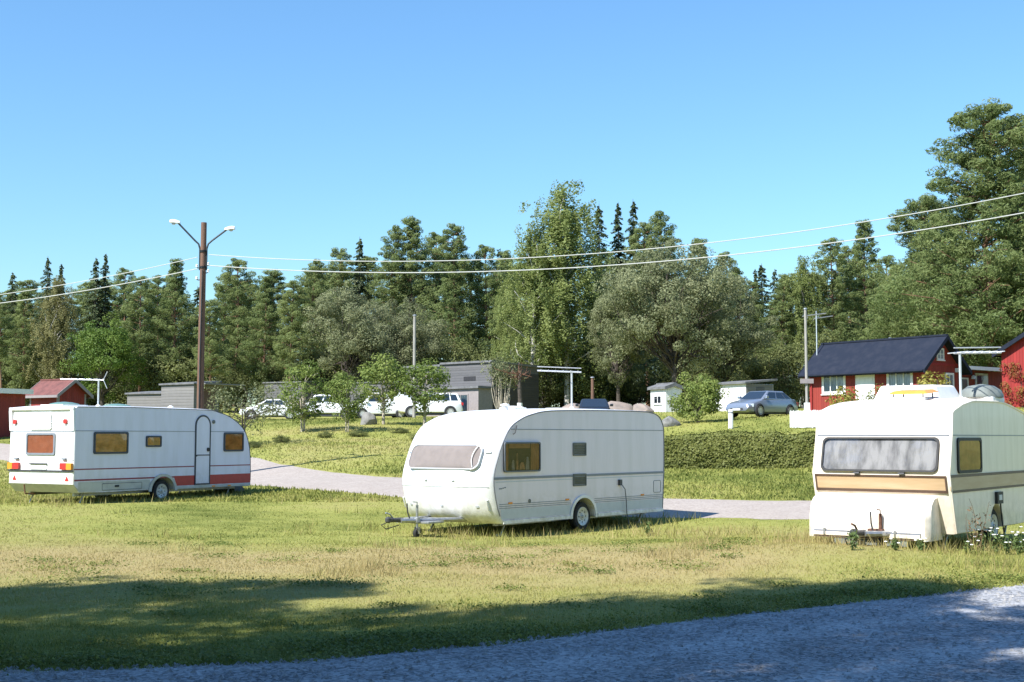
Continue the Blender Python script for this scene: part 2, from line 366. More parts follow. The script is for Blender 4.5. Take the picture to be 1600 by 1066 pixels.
# lane in the foreground (far edge), gravel track behind the caravans, pale drive by the young trees
EDGE = np.array([(-60, 12.5), (-30, 11.0), (-15, 10.4), (-8, 10.25), (-4.06, 10.31), (-3.07, 10.39), (-2.08, 10.59), (-1.09, 11.05), (0, 11.8), (1.25, 12.71), (2.74, 13.87), (4.43, 14.96), (6.34, 16.04), (9, 17.6), (14, 20.2), (30, 27), (60, 38)])
def lane_far(x): return np.interp(x, EDGE[:, 0], EDGE[:, 1])
def lane_near(x): return np.interp(x, [-60, -15, -5, -1, 2, 3.6, 5, 8, 14, 30, 60], [6, 4.5, 4.6, 5.6, 7.8, 9.3, 10.6, 12.6, 15.6, 22, 33])
TRACK = [at(-330, 700, 80)[:2], at(-120, 700, 68)[:2], at(0, 706, 62)[:2], at(200, 722, 53)[:2], at(410, 745, 45)[:2], at(510, 752, 42)[:2], at(620, 762, 38.5)[:2], at(850, 780, 35.2)[:2], at(1150, 795, 33.3)[:2], at(1280, 797, 32.5)[:2], at(1550, 800, 31.5)[:2], at(1900, 800, 30)[:2], at(2400, 800, 29)[:2]]
DRIVE = [at(250, 716, 50)[:2], at(395, 714, 50)[:2], at(470, 704, 53)[:2], at(500, 701, 54)[:2]]
def smooth_line(P, step=0.5):
    P = np.array(P, float); out = []
    for i in range(len(P)-1):
        p0, p1, p2, p3 = P[max(i-1, 0)], P[i], P[i+1], P[min(i+2, len(P)-1)]
        n = max(2, int(np.linalg.norm(p2-p1)/step))
        for k in range(n):
            t = k/n; out.append(0.5*((2*p1)+(-p0+p2)*t+(2*p0-5*p1+4*p2-p3)*t*t+(-p0+3*p1-3*p2+p3)*t**3))
    out.append(P[-1]); return np.array(out)
TR = smooth_line(TRACK); DR = smooth_line(DRIVE)
def dist_line(x, y, L):
    x = np.asarray(x, float); y = np.asarray(y, float); d = np.full(x.shape, 1e9)
    for p in L[::2]: d = np.minimum(d, (x-p[0])**2+(y-p[1])**2)
    return np.sqrt(d)
def dryness_and_shade(x, y):
    """0 green .. 1 straw: trampled middle of the field is dry, the rest greener, with lane-side tree shade put into the tone"""
    x = np.asarray(x, float); y = np.asarray(y, float)
    base = 0.62*np.exp(-(((x-1.5)/9)**2+((y-18.8)/4.6)**2)) + 0.40*np.exp(-(((x+7)/6)**2+((y-19.5)/2.2)**2)) + 0.25*np.exp(-(((x-4.5)/4)**2+((y-27)/3)**2))
    base = base - 0.34/(1+np.exp((y-lane_far(x)-3.4+.12*x)/.7)) - 0.25*np.exp(-(((x-7)/2.5)**2+((y-19)/1.5)**2)) + 0.10*np.exp(-((y-54)/6)**2)  # lusher green by the lane, darkened to deepen the tree shade there
    return np.clip(0.30 + base + (fbm(x, y, 3.2, 4)-0.5)*0.85 + (fbm(x+50, y, 12, 2)-.5)*.35, 0, 1)

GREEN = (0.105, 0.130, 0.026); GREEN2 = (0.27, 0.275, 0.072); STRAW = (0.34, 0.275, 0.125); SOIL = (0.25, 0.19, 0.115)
def grass_ramp(nt, fac):
    rp = N(nt, 'ShaderNodeValToRGB'); e = rp.color_ramp.elements
    e[0].position = 0.0; e[0].color = GREEN + (1,); e[1].position = 1.0; e[1].color = STRAW + (1,)
    k = e.new(0.33); k.color = GREEN2 + (1,); nt.links.new(fac, rp.inputs[0]); return rp
def ground_material():
    m, nt, b = nodes_of('meadow_ground'); geo = N(nt, 'ShaderNodeNewGeometry'); at_ = N(nt, 'ShaderNodeAttribute', attribute_name='dry')
    n1 = N(nt, 'ShaderNodeTexNoise', i_Scale=1.6, i_Detail=8.0, i_Roughness=0.7); nt.links.new(geo.outputs['Position'], n1.inputs['Vector'])
    n2 = N(nt, 'ShaderNodeTexNoise', i_Scale=14.0, i_Detail=5.0, i_Roughness=0.75); nt.links.new(geo.outputs['Position'], n2.inputs['Vector'])
    a = N(nt, 'ShaderNodeMath', operation='MULTIPLY_ADD'); nt.links.new(n1.outputs[0], a.inputs[0]); a.inputs[1].default_value = 0.7; nt.links.new(at_.outputs['Fac'], a.inputs[2])
    a2 = N(nt, 'ShaderNodeMath', operation='MULTIPLY_ADD'); nt.links.new(n2.outputs[0], a2.inputs[0]); a2.inputs[1].default_value = 0.5; nt.links.new(a.outputs[0], a2.inputs[2])
    s = N(nt, 'ShaderNodeMath', operation='SUBTRACT', use_clamp=True); nt.links.new(a2.outputs[0], s.inputs[0]); s.inputs[1].default_value = 0.6
    rp = grass_ramp(nt, s.outputs[0])
    mx = N(nt, 'ShaderNodeMix', data_type='RGBA'); mr = N(nt, 'ShaderNodeMapRange'); mr.inputs[1].default_value = 0.60; mr.inputs[2].default_value = 0.78
    n3 = N(nt, 'ShaderNodeTexNoise', i_Scale=3.1, i_Detail=7.0, i_Roughness=0.7); nt.links.new(geo.outputs['Position'], n3.inputs['Vector'])
    nt.links.new(n3.outputs[0], mr.inputs[0]); nt.links.new(mr.outputs[0], mx.inputs[0]); nt.links.new(rp.outputs[0], mx.inputs[6]); mx.inputs[7].default_value = SOIL + (1,)
    nt.links.new(mx.outputs[2], b.inputs['Base Color']); b.inputs['Roughness'].default_value = 0.95; b.inputs['Specular IOR Level'].default_value = 0.1
    bp = N(nt, 'ShaderNodeBump', i_Strength=0.7, i_Distance=0.05); nt.links.new(n2.outputs[0], bp.inputs['Height']); nt.links.new(bp.outputs[0], b.inputs['Normal'])
    return m
def add_attr(me, name, arr):
    a = me.attributes.new(name, 'FLOAT', 'POINT'); a.data.foreach_set('value', np.ascontiguousarray(arr, dtype=np.float32).ravel())
M['ground'] = ground_material()
def np_mesh(name, V, F):
    """V (n,3) float, F (m,k) int"""
    me = bpy.data.meshes.new(name); k = F.shape[1]
    me.vertices.add(len(V)); me.vertices.foreach_set('co', np.ascontiguousarray(V, dtype=np.float32).ravel())
    me.loops.add(F.size); me.loops.foreach_set('vertex_index', np.ascontiguousarray(F, dtype=np.int32).ravel())
    me.polygons.add(len(F)); me.polygons.foreach_set('loop_start', np.arange(0, F.size, k, dtype=np.int32)); me.polygons.foreach_set('loop_total', np.full(len(F), k, dtype=np.int32))
    me.update(calc_edges=True); return me
nx, ny = len(GX), len(GY)
V = np.stack([_gx.ravel(), _gy.ravel(), GZ.ravel()], 1); ii, jj = np.meshgrid(np.arange(nx-1), np.arange(ny-1), indexing='ij'); ii = ii.ravel(); jj = jj.ravel()
F = np.stack([ii*ny+jj, (ii+1)*ny+jj, (ii+1)*ny+jj+1, ii*ny+jj+1], 1)
me = np_mesh('ground', V, F); add_attr(me, 'dry', dryness_and_shade(_gx, _gy)); me.polygons.foreach_set('use_smooth', [True]*len(me.polygons))
tag(link_mesh('ground', me, M['ground']), kind='structure', label='sunlit meadow of short green and straw coloured grass')

def gravel_material(name, ca, cb, s=60.0, rough=0.9):
    m, nt, b = nodes_of(name); geo = N(nt, 'ShaderNodeNewGeometry')
    vo = N(nt, 'ShaderNodeTexVoronoi', i_Scale=s, i_Randomness=1.0); nt.links.new(geo.outputs['Position'], vo.inputs['Vector'])
    n1 = N(nt, 'ShaderNodeTexNoise', i_Scale=1.3, i_Detail=8.0, i_Roughness=0.72); nt.links.new(geo.outputs['Position'], n1.inputs['Vector'])
    n2 = N(nt, 'ShaderNodeTexNoise', i_Scale=s*.8, i_Detail=3.0, i_Roughness=0.8); nt.links.new(geo.outputs['Position'], n2.inputs['Vector'])
    sp = N(nt, 'ShaderNodeSeparateColor'); nt.links.new(vo.outputs['Color'], sp.inputs[0])
    a = N(nt, 'ShaderNodeMath', operation='MULTIPLY_ADD'); nt.links.new(sp.outputs[0], a.inputs[0]); a.inputs[1].default_value = 0.75; nt.links.new(n1.outputs[0], a.inputs[2])
    wt = N(nt, 'ShaderNodeAttribute', attribute_name='dry'); a3 = N(nt, 'ShaderNodeMath', operation='MULTIPLY_ADD'); nt.links.new(wt.outputs['Fac'], a3.inputs[0]); a3.inputs[1].default_value = 0.22; nt.links.new(a.outputs[0], a3.inputs[2])
    s2 = N(nt, 'ShaderNodeMath', operation='SUBTRACT', use_clamp=True); nt.links.new(a3.outputs[0], s2.inputs[0]); s2.inputs[1].default_value = 0.40
    mx = N(nt, 'ShaderNodeMix', data_type='RGBA'); mx.inputs[6].default_value = ca + (1,); mx.inputs[7].default_value = cb + (1,); nt.links.new(s2.outputs[0], mx.inputs[0])
    nt.links.new(mx.outputs[2], b.inputs['Base Color']); b.inputs['Roughness'].default_value = rough; b.inputs['Specular IOR Level'].default_value = 0.25
    bp = N(nt, 'ShaderNodeBump', i_Strength=0.5, i_Distance=0.008); nt.links.new(n2.outputs[0], bp.inputs['Height']); nt.links.new(bp.outputs[0], b.inputs['Normal'])
    return m
M['lane'] = gravel_material('lane_gravel', (0.055, 0.058, 0.066), (0.46, 0.46, 0.47), 34)
M['track'] = gravel_material('track_gravel', (0.27, 0.225, 0.195), (0.40, 0.35, 0.305), 20)
M['pale'] = gravel_material('pale_gravel', (0.22, 0.21, 0.15), (0.38, 0.36, 0.29), 16)
# foreground lane
xs = np.concatenate([np.arange(-60, -14, 2.0), np.arange(-14, 16, 0.25), np.arange(16, 61, 2.0)]); ts = np.linspace(0, 1, 25)
edgen = (fbm(xs, xs*0, 1.1, 3)-.5)*.35; e2 = (fbm(xs, xs*0+9, .9, 3)-.5)*.3
X2, T2 = np.meshgrid(xs, ts, indexing='ij'); Y2 = (lane_near(xs)+e2)[:, None]*(1-T2)+(lane_far(xs)+edgen)[:, None]*T2
Z2 = gz(X2, Y2)+0.028*np.minimum(1, np.minimum(T2, 1-T2)*14)**.5 + .004
n2_ = len(ts); ii, jj = np.meshgrid(np.arange(len(xs)-1), np.arange(n2_-1), indexing='ij'); ii = ii.ravel(); jj = jj.ravel()
me = np_mesh('lane', np.stack([X2.ravel(), Y2.ravel(), Z2.ravel()], 1), np.stack([ii*n2_+jj, (ii+1)*n2_+jj, (ii+1)*n2_+jj+1, ii*n2_+jj+1], 1))
add_attr(me, 'dry', np.exp(-((T2-.30)/.07)**2)+np.exp(-((T2-.70)/.07)**2)+.8*np.clip((T2-.93)/.07, 0, 1)+.8*np.clip((.07-T2)/.07, 0, 1))
me.polygons.foreach_set('use_smooth', [True]*len(me.polygons))
tag(link_mesh('road', me, M['lane']), kind='structure', label='shaded blue grey gravel lane in front of the meadow')
def ribbon(name, L, hw, m, lab, lift=.02):
    T = np.gradient(L, axis=0); T /= np.linalg.norm(T, axis=1)[:, None]; Nn = np.stack([-T[:, 1], T[:, 0]], 1); k = 11
    s = np.linspace(-1, 1, k); w = hw*(1+(fbm(L[:, 0], L[:, 1], 1.6, 3)-.5)*.35)
    P = L[:, None, :]+Nn[:, None, :]*(s[None, :, None]*w[:, None, None]); z = gz(P[..., 0], P[..., 1])+lift*(1-np.abs(s)**6)[None]+.004
    V = np.concatenate([P, z[..., None]], -1).reshape(-1, 3); ii, jj = np.meshgrid(np.arange(len(L)-1), np.arange(k-1), indexing='ij'); ii = ii.ravel(); jj = jj.ravel()
    me = np_mesh(name, V, np.stack([ii*k+jj, ii*k+jj+1, (ii+1)*k+jj+1, (ii+1)*k+jj], 1)); me.polygons.foreach_set('use_smooth', [True]*len(me.polygons))
    tag(link_mesh(name, me, m), kind='structure', label=lab)
ribbon('path', TR, 2.05, M['track'], 'pale pinkish gravel track running behind the caravans')

# ------------------------------------------------------------------ caravans
def side_fn(y0=0.0): return lambda u, v, w: (u, y0 - w, v)
def end_fn(x0=0.0): return lambda u, v, w: (x0 - w, u, v)

def window(parent, fn, u0, u1, v0, v1, r, back, glass=None, fw=0.035, proud=0.03, frame=None, label=None, folds=26, fold=0.006, base=-.006):
    ol = rr(u0, u1, v0, v1, r); inn = shrink(ol, fw)
    f = ring_on(MB(), fn, ol, inn, base, proud).build('window', frame or M['rubber'], parent)
    if label: f['label'] = label
    mid = shrink(ol, fw * 0.6)
    a0, a1, b0, b1 = u0 + fw*.7, u1 - fw*.7, v0 + fw*.7, v1 - fw*.7
    nu, nv = 40, 6; ph = random.random()*6
    if r > .06:
        slab_on(MB(), fn, mid, 0.0, .010, (1, .84, .68, .52, .36, .2)).build('curtain', back, f, smooth=True)
        slab_on(MB(), fn, mid, 0.017, proud*.72, (1, .84, .68, .52, .36, .2)).build('pane', glass or M['glass'], f, smooth=True)
        return f
    rows = [[fn(a0+(a1-a0)*i/nu, b0+(b1-b0)*j/nv, 0.010 + fold*math.sin(i/nu*folds+ph) + fold*.4*math.sin(i*2.3+j)) for i in range(nu+1)] for j in range(nv+1)]
    MB().grid(rows).build('curtain', back, f, smooth=True)
    slab_on(MB(), fn, mid, 0.017, proud*.72).build('pane', glass or M['glass'], f)
    return f

def wheel(parent, x, y, z, r, w=0.18, rim=None):
    """outer face towards -y at y"""
    ty = MB().lathe([(r*.62, 0.02), (r*.72, 0.0), (r*.93, 0.005), (r, .03), (r, w-.03), (r*.93, w), (r*.62, w-.02)], (x, y, z), 'y', 28).build('wheel', M['tyre'], parent, smooth=True)
    mb = MB().lathe([(.001, .002), (r*.20, .001), (r*.25, .013), (r*.50, .011), (r*.59, -.006), (r*.66, -.008), (r*.67, .004), (r*.66, .03)], (x, y, z), 'y', 28)
    rm = mb.build('rim', rim or M['rim'], ty, smooth=True)
    for k in range(8):
        a = k*math.pi/4; MB().lathe([(r*.050, .0), (r*.050, .008)], (x+math.cos(a)*r*.40, y+.007, z+math.sin(a)*r*.40), 'y', 8).build('rim_hole', M['rubber'], ty)
    MB().lathe([(.001, -.022), (r*.10, -.018), (r*.13, .004)], (x, y, z), 'y', 12).build('hub_cap', M['metal'], ty, smooth=True)
    return ty

def smooth_prof(P, step=.14): return [tuple(p) for p in smooth_line(P, step)]

def caravan_body(root, up, bottom, W, fbulge, fm, m_body, m_side, crown=.035, rbulge=0.05):
    """up: profile from front-bottom over the roof to rear-bottom; bottom: back to the start"""
    prof = up + bottom; cx = sum(p[0] for p in prof)/len(prof); cz = 1.35
    ts = [-1, -.99, -.965, -.92, -.86, -.78, -.68, -.56, -.42, -.27, -.1, .1, .27, .42, .56, .68, .78, .86, .92, .965, .99, 1]; ins = {1: .03, .99: .012, .965: .003}
    nU = len(up); xmax = max(p[0] for p in prof); rows = []; zmax = max(p[1] for p in prof)
    for t in ts:
        row = []; d = ins.get(round(abs(t), 3), 0)
        for i, (x, z) in enumerate(prof):
            X = x - fm(x, z)*fbulge*(1-abs(t)**5); rmask = max(0, min(1, (x-(xmax-.5))/.4)); X += rmask*rbulge*(1-abs(t)**3)
            Z = z + (crown*(1-t*t) if (z > zmax-.5 and i < nU) else 0)*min(1, max(0, (z-(zmax-.5))/.4))
            dx, dz = cx-x, cz-z; l = math.hypot(dx, dz); X += dx/l*d; Z += dz/l*d*.9
            row.append((X, W/2*(1+t), Z))
        row.append(row[0]); rows.append(row)
    b = MB().grid(rows).build('body', m_body, root, smooth=True, weld=True)
    for t, yy in ((0, 0.0), (-1, W)):
        row = rows[t][:-1]
        MB().add([(p[0], yy, p[2]) for p in row], [tuple(range(len(row)))]).build('side_wall', m_side, root)
    return b, rows

def arch(cx, r, zb, n=12):
    a0 = math.asin(max(-1, min(1, zb/r - .3/r))); pts = []
    for k in range(n+1):
        a = a0 + (math.pi-2*a0)*k/n; pts.append((cx + r*math.cos(a), .3 + r*math.sin(a)))
    return pts

def edge_trim(root, row, y, m, r=.014, name='edge_trim'):
    return MB().tube([(p[0], y, p[2]) for p in row], r, 6).build(name, m, root, smooth=True)

def aerial(root, x, y, z, h, L, rz, tilt=0.03, els=7, back=.25, refl=True):
    ms = MB().tube([(x, y, z-.03), (x, y, z+h)], .022, 8).build('aerial', M['alu'], root)
    MB().lathe([(.07, -.02), (.06, .03), (.02, .06)], (x, y, z), 'z', 12).build('mast_foot', M['whitepaint'], ms)
    dx, dy = math.cos(rz), math.sin(rz); zt = z+h-.02
    P = lambda s: (x+dx*s, y+dy*s, zt+tilt*s)
    MB().tube([P(-L*back), P(L*(1-back))], .017, 8).build('boom', M['alu'], ms)
    for k in range(els):
        s = -L*back + L*(k+.5)/els; p = P(s); w = .18+.10*(1-k/els)
        MB().tube([(p[0]-dy*w, p[1]+dx*w, p[2]+.012), (p[0]+dy*w, p[1]-dx*w, p[2]+.012)], .009, 5).build('element', M['alu'], ms)
    p = P(-L*back*.9)
    if not refl: MB().tube([(P(-L*back)[0], P(-L*back)[1], P(-L*back)[2]+.09), (P(L*(1-back))[0], P(L*(1-back))[1], P(L*(1-back))[2]+.09)], .010, 6).build('upper_boom', M['alu'], ms)
    for sg in ((-1, 1) if refl else ()):
        MB().tube([p, (p[0]-dx*.10, p[1]-dy*.10, p[2]+sg*.22)], .01, 5).build('reflector', M['alu'], ms)
    return ms

def drawbar(root, W, xb, xh, zh, m, steel, rusty=False):
    """A-frame from the body at xb to the coupling at xh"""
    c = W/2; fr = MB()
    for s in (-1, 1): fr.tube([(xb+.6, c+s*.75, zh-.02), (xb, c+s*.48, zh-.02), (xh+.28, c+s*.05, zh)], .045, 8)
    d = fr.build('drawbar', m, root, smooth=True)
    MB().box(xb-.42, xb-.34, c-.3, c+.3, zh-.03, zh+.01).build('cross_member', m, d)
    cp_ = MB().tube([(xh+.38, c, zh+.01), (xh+.12, c, zh+.02), (xh, c, zh+.03)], [.05, .045, .055], 10)
    cp_.lathe([(.03, -.05), (.062, -.02), (.062, .04), (.03, .07)], (xh-.03, c, zh+.02), 'z', 12); cp_.build('coupling', M['darkplastic'], d, smooth=True)
    MB().tube([(xh+.12, c, zh+.05), (xh+.02, c, zh+.14), (xh-.10, c, zh+.17)], .016, 8).build('coupling_handle', steel, d, smooth=True)
    MB().tube([(xh+.5, c-.10, zh), (xh+.42, c-.10, zh+.16), (xh+.40, c-.10, zh+.34)], .014, 8).build('handbrake', M['darkplastic'], d, smooth=True)
    jx = xh+.62; jc = c-.17
    MB().tube([(jx, jc, .16), (jx, jc, zh+.30)], .028, 10).build('jockey_post', steel, d, smooth=True)
    MB().tube([(jx, jc, zh+.30), (jx, jc, zh+.36), (jx-.13, jc, zh+.37)], .011, 6).build('jockey_crank', steel, d)
    MB().box(jx-.045, jx+.045, jc-.05, jc+.2, zh-.05, zh+.06).build('jockey_clamp', steel, d, bevel=.008)
    jw = MB().lathe([(.05, -.035), (.10, -.04), (.115, -.02), (.115, .02), (.10, .04), (.05, .035)], (jx+.02, jc, .11), 'y', 16).build('jockey_wheel', M['tyre'], d, smooth=True)
    f = MB(); f.box(jx-.02, jx+.035, jc-.055, jc-.045, .10, .24); f.box(jx-.02, jx+.035, jc+.045, jc+.055, .10, .24); f.build('wheel_fork', steel, jw)
    MB().tube([(xh+.05, c+.03, zh), (xh-.12, c+.10, zh-.07), (xh+.05, c+.14, zh-.16), (xh+.4, c+.12, zh-.1)], .011, 6).build('plug_cable', M['rubber'], d, smooth=True)
    return d

def underframe(root, x0, x1, W, z, wx, r):
    u = MB(); u.box(x0, x1, .35, .42, z-.07, z+.02); u.box(x0, x1, W-.42, W-.35, z-.07, z+.02)
    ch = u.build('chassis', M['metal'], root)
    MB().tube([(wx, .2, r), (wx, W-.2, r)], .05, 10).build('axle', M['metal'], ch)
    for (x, y) in ((x0+.25, .28), (x1-.3, .28), (x0+.25, W-.28), (x1-.3, W-.28)):
        MB().tube([(x, y, z), (x-.16, y, .03)], .022, 8).build('corner_steady', M['metal'], root)
        MB().box(x-.24, x-.10, y-.06, y+.06, -.03, .035).build('steady_foot', M['metal'], root)

# --- middle caravan: rounded white, grey decor
def place(px, Y, a, gnd=None):
    X = (px-800)/FPX*Y; d = (math.sin(R(a)), math.cos(R(a)))
    return X, Y, d
X0, Y0, d_ = place(770, 26, 39)
def caravan_mid():
    W = 2.52
    root = thing('caravan', 'rounded white caravan with grey lower decor, parked between the two boxier caravans', 'caravan', (X0, Y0, -.17), R(90-39))
    up0 = [(.34, .27), (.20, .42), (.07, .75), (0, 1.2), (.14, 1.62), (.31, 1.95), (.55, 2.24), (.88, 2.41), (1.26, 2.52), (1.93, 2.61), (3.6, 2.655), (5.41, 2.65), (5.95, 2.62), (6.25, 2.54), (6.42, 2.36), (6.47, 2.1), (6.46, 1.2), (6.38, .28)]
    up = smooth_prof(up0, .12); ar = arch(3.12, .42, .28)
    bottom = [(6.3, .25), (5.0, .25), (3.62, .26)] + ar + [(2.6, .27), (1.4, .27)]
    fm = lambda x, z: (max(0, min(1, (2.64-z)/.55))*(1 if x < 1.9 else 0))*(1 if z > .45 else max(.35, z/.45)) if x < 1.95 and z > .268 else 0
    FB = .31
    b, rows = caravan_body(root, up, bottom, W, FB, fm, M['white'], M['whitealu'])
    nU = len(up); edge_trim(root, rows[0][2:nU], -.002, M['seam'], .013); edge_trim(root, rows[-1][2:nU], W+.002, M['seam'], .013)
    S = side_fn(0.0)
    strip_on(MB(), S, .03, 6.45, 1.165, 1.215, -.002, .012).build('decor_strip', M['greystrip'], root)
    strip_on(MB(), S, .10, 6.42, 1.11, 1.125, -.002, .004).build('decor_line', M['palegrey'], root)
    strip_on(MB(), S, .58, 6.44, 2.185, 2.20, -.002, .006).build('roof_seam', M['greystrip'], root)
    for (u0, u1) in ((.27, 2.66), (3.60, 6.36)):
        strip_on(MB(), S, u0, u1, .36, .56, -.002, .003).build('decor_panel', M['palegrey'], root)
        for zz in (.575, .615, .655): strip_on(MB(), S, u0-.06, u1 + (.03 if u0 > 1 else .0), zz, zz+.014, -.002, .004).build('decor_line', M['greystrip'], root)
        strip_on(MB(), S, u0+.06, u1, .262, .335, -.004, .022).build('side_skirt', M['white'], root)
    # moulded wheel surround
    o = [(3.12+.50*math.cos(a), .30+.46*math.sin(a)) for a in np.linspace(-.1, math.pi+.1, 18)]; i_ = [(3.12+.43*math.cos(a), .30+.40*math.sin(a)) for a in np.linspace(-.1, math.pi+.1, 18)]
    mb = MB(); mb.grid([[S(*p, -.003) for p in o], [S(*p, .03) for p in o], [S(*p, .03) for p in i_], [S(*p, -.003) for p in i_]]); mb.build('wheel_surround', M['white'], root, smooth=True)
    wheel(root, 3.12, .02, .29, .31)
    wheel(root, 3.12, W-.22, .29, .31)
    underframe(root, .5, 6.2, W, .27, 3.12, .29)
    w = window(root, S, .33, 1.53, 1.31, 1.93, .05, M['interior'], M['glassdim'], fw=.03, frame=M['seam'], label='side window with orange drapes and ornaments on the sill', fold=.002, proud=.05)
    for (u0, u1, z0) in ((1.22, 1.50, 1.34), (.36, .47, 1.34)):
        MB().grid([[S(u0+(u1-u0)*i/16*(1-.12*j*(1 if u0 < 1 else -1)*.0), z0+.56*j/4, .018+.008*math.sin(i*1.6+j*.3)) for i in range(17)] for j in range(5)]).build('drape', M['drape'], w, smooth=True)
    strip_on(MB(), S, .50, 1.2, 1.80, 1.895, .012, .022).build('pelmet', M['drape'], w)
    for (u, z, hw_, h, mk) in ((.62, 1.36, .05, .20, 'ornament'), (.76, 1.36, .035, .34, 'clutter'), (.92, 1.36, .09, .15, 'clutter'), (1.10, 1.36, .06, .26, 'ornament')):
        slab_on(MB(), S, [(u-hw_, z), (u+hw_, z), (u+hw_*.8, z+h*.6), (u+hw_*.4, z+h), (u-hw_*.4, z+h), (u-hw_*.8, z+h*.6)], .012, .030).build('ornament', M[mk], w)
    MB().tube([(.62, -.03, 2.09), (.66, -.05, 2.12), (.74, -.03, 2.27)], .012, 6).build('awning_bracket', M['darkplastic'], root)
    for (u0, u1, v0, v1) in ((2.73, 3.22, 1.62, 1.91), (2.73, 3.22, .96, 1.23)):
        f = ring_on(MB(), S, rr(u0, u1, v0, v1, .02), shrink(rr(u0, u1, v0, v1, .02), .03), -.002, .022).build('fridge_vent', M['grille'], root)
        for k in range(6):
            z = v0+.035+(v1-v0-.07)*k/6; MB().hexa([(u0+.03, -.004, z), (u1-.03, -.004, z), (u1-.03, .001, z), (u0+.03, .001, z)], [(u0+.03, -.018, z+.028), (u1-.03, -.018, z+.028), (u1-.03, -.012, z+.034), (u0+.03, -.012, z+.034)]).build('slat', M['grille'], f)
    for u in (.56, 2.52, 5.48): strip_on(MB(), S, u-.06, u+.06, .635+(.03), .70, -.002, .016).build('side_reflector', M['orange_lamp'], root)
    sk = strip_on(MB(), S, 4.48, 4.58, .93, 1.06, -.002, .05).build('power_inlet', M['darkplastic'], root)
    MB().tube([(4.56, -.05, .95), (4.66, -.07, .84), (4.72, -.06, .6), (4.74, -.06, .3), (4.80, -.08, .03)], .012, 6).build('power_cable', M['seam'], sk, smooth=True)
    MB().tube([S(*p, .004) for p in rr(5.97, 6.28, .72, 1.0, .04) + rr(5.97, 6.28, .72, 1.0, .04)[:1]], .006, 5).build('service_hatch', M['seam'], root)
    slab_on(MB(), S, rr(1.16, 1.24, .66, .74, .035), -.002, .012).build('gas_vent', M['grille'], root)
    for k, (a, b_) in enumerate(((.20, .30), (.31, .36), (.37, .42))): strip_on(MB(), S, a, b_, .97+.01*k, .995+.01*k, -.002, .003).build('badge', M['greystrip'], root)
    fr_ = [p for p in up if p[0] < 1.95 and p[1] < 2.62]; zs = [p[1] for p in fr_]; xs_ = [p[0] for p in fr_]
    def Fs(u, v, w):
        t = abs(2*u/W-1); x = float(np.interp(v, zs, xs_)); x -= fm(x, v)*FB*(1-t**5); return (x-w*.94, u, v+w*.3)
    Fw = lambda u, v, w: Fs(u, v, w+.045)
    window(root, Fw, .22, 2.12, 1.36, 1.86, .14, M['pinkblind'], M['glassclear'], fw=.018, frame=M['palegrey'], proud=.025, fold=.002, base=-.09, label='wide curved front window with a pinkish blind')
    MB().tube([Fs(.32+.06*math.sin(k*.4), 1.40+.43*k/8, .085) for k in range(9)], .009, 6).build('window_strap', M['white'], root)
    for u in (.80, 1.55): slab_on(MB(), Fs, rr(u-.04, u+.04, 1.13, 1.165, .015), -.004, .03).build('window_stay', M['palegrey'], root)
    for u in (.14, 2.26): slab_on(MB(), Fs, rr(u-.05, u+.05, 1.70, 1.73, .012), -.004, .03).build('marker_lamp', M['palegrey'], root)
    MB().tube([Fs(.06+(W-.12)*k/20, 1.02, .004) for k in range(21)], .007, 5).build('locker_seam', M['palegrey'], root)
    for u in (.3, 1.2, 2.1): slab_on(MB(), Fs, rr(u-.03, u+.03, .60, .64, .012), -.004, .02).build('locker_catch', M['palegrey'], root)
    # grab corners
    for u in (.10, W-.10): MB().tube([Fs(u, .52, .0), Fs(u, .54, .05), Fs(u, .74, .05), Fs(u, .76, .0)], .015, 8).build('grab_handle', M['white'], root, smooth=True)
    drawbar(root, W, .05, -1.68, .37, M['metal'], M['metal'])
    MB().box(-1.02, -.55, .82, 1.58, .30, .345).build('step_plate', M['metal'], root, bevel=.01)
    # roof fittings
    for (x, y, s, h) in ((2.2, 1.25, .22, .03), (4.3, 1.6, .30, .03)):
        f = MB().box(x-s, x+s, y-s, y+s, 2.60, 2.69).build('roof_hatch', M['roofwhite'], root, bevel=.02)
        MB().hexa([(x-s+.03, y-s+.03, 2.69), (x+s-.03, y-s+.03, 2.69), (x+s-.03, y+s-.03, 2.69), (x-s+.03, y+s-.03, 2.69)], [(x-s*.6, y-s*.6, 2.69+h), (x+s*.6, y-s*.6, 2.69+h), (x+s*.6, y+s*.6, 2.69+h), (x-s*.6, y+s*.6, 2.69+h)]).build('lid', M['roofwhite'], f, bevel=.02)
    MB().lathe([(.07, 0), (.07, .10), (.10, .11), (.10, .14), (.03, .16)], (1.55, .95, 2.60), 'z', 14).build('roof_vent', M['roofwhite'], root)
    aerial(root, 3.45, .55, 2.67, .86, 1.0, R(128), .04, 6, .22, False)
    return root
caravan_mid()

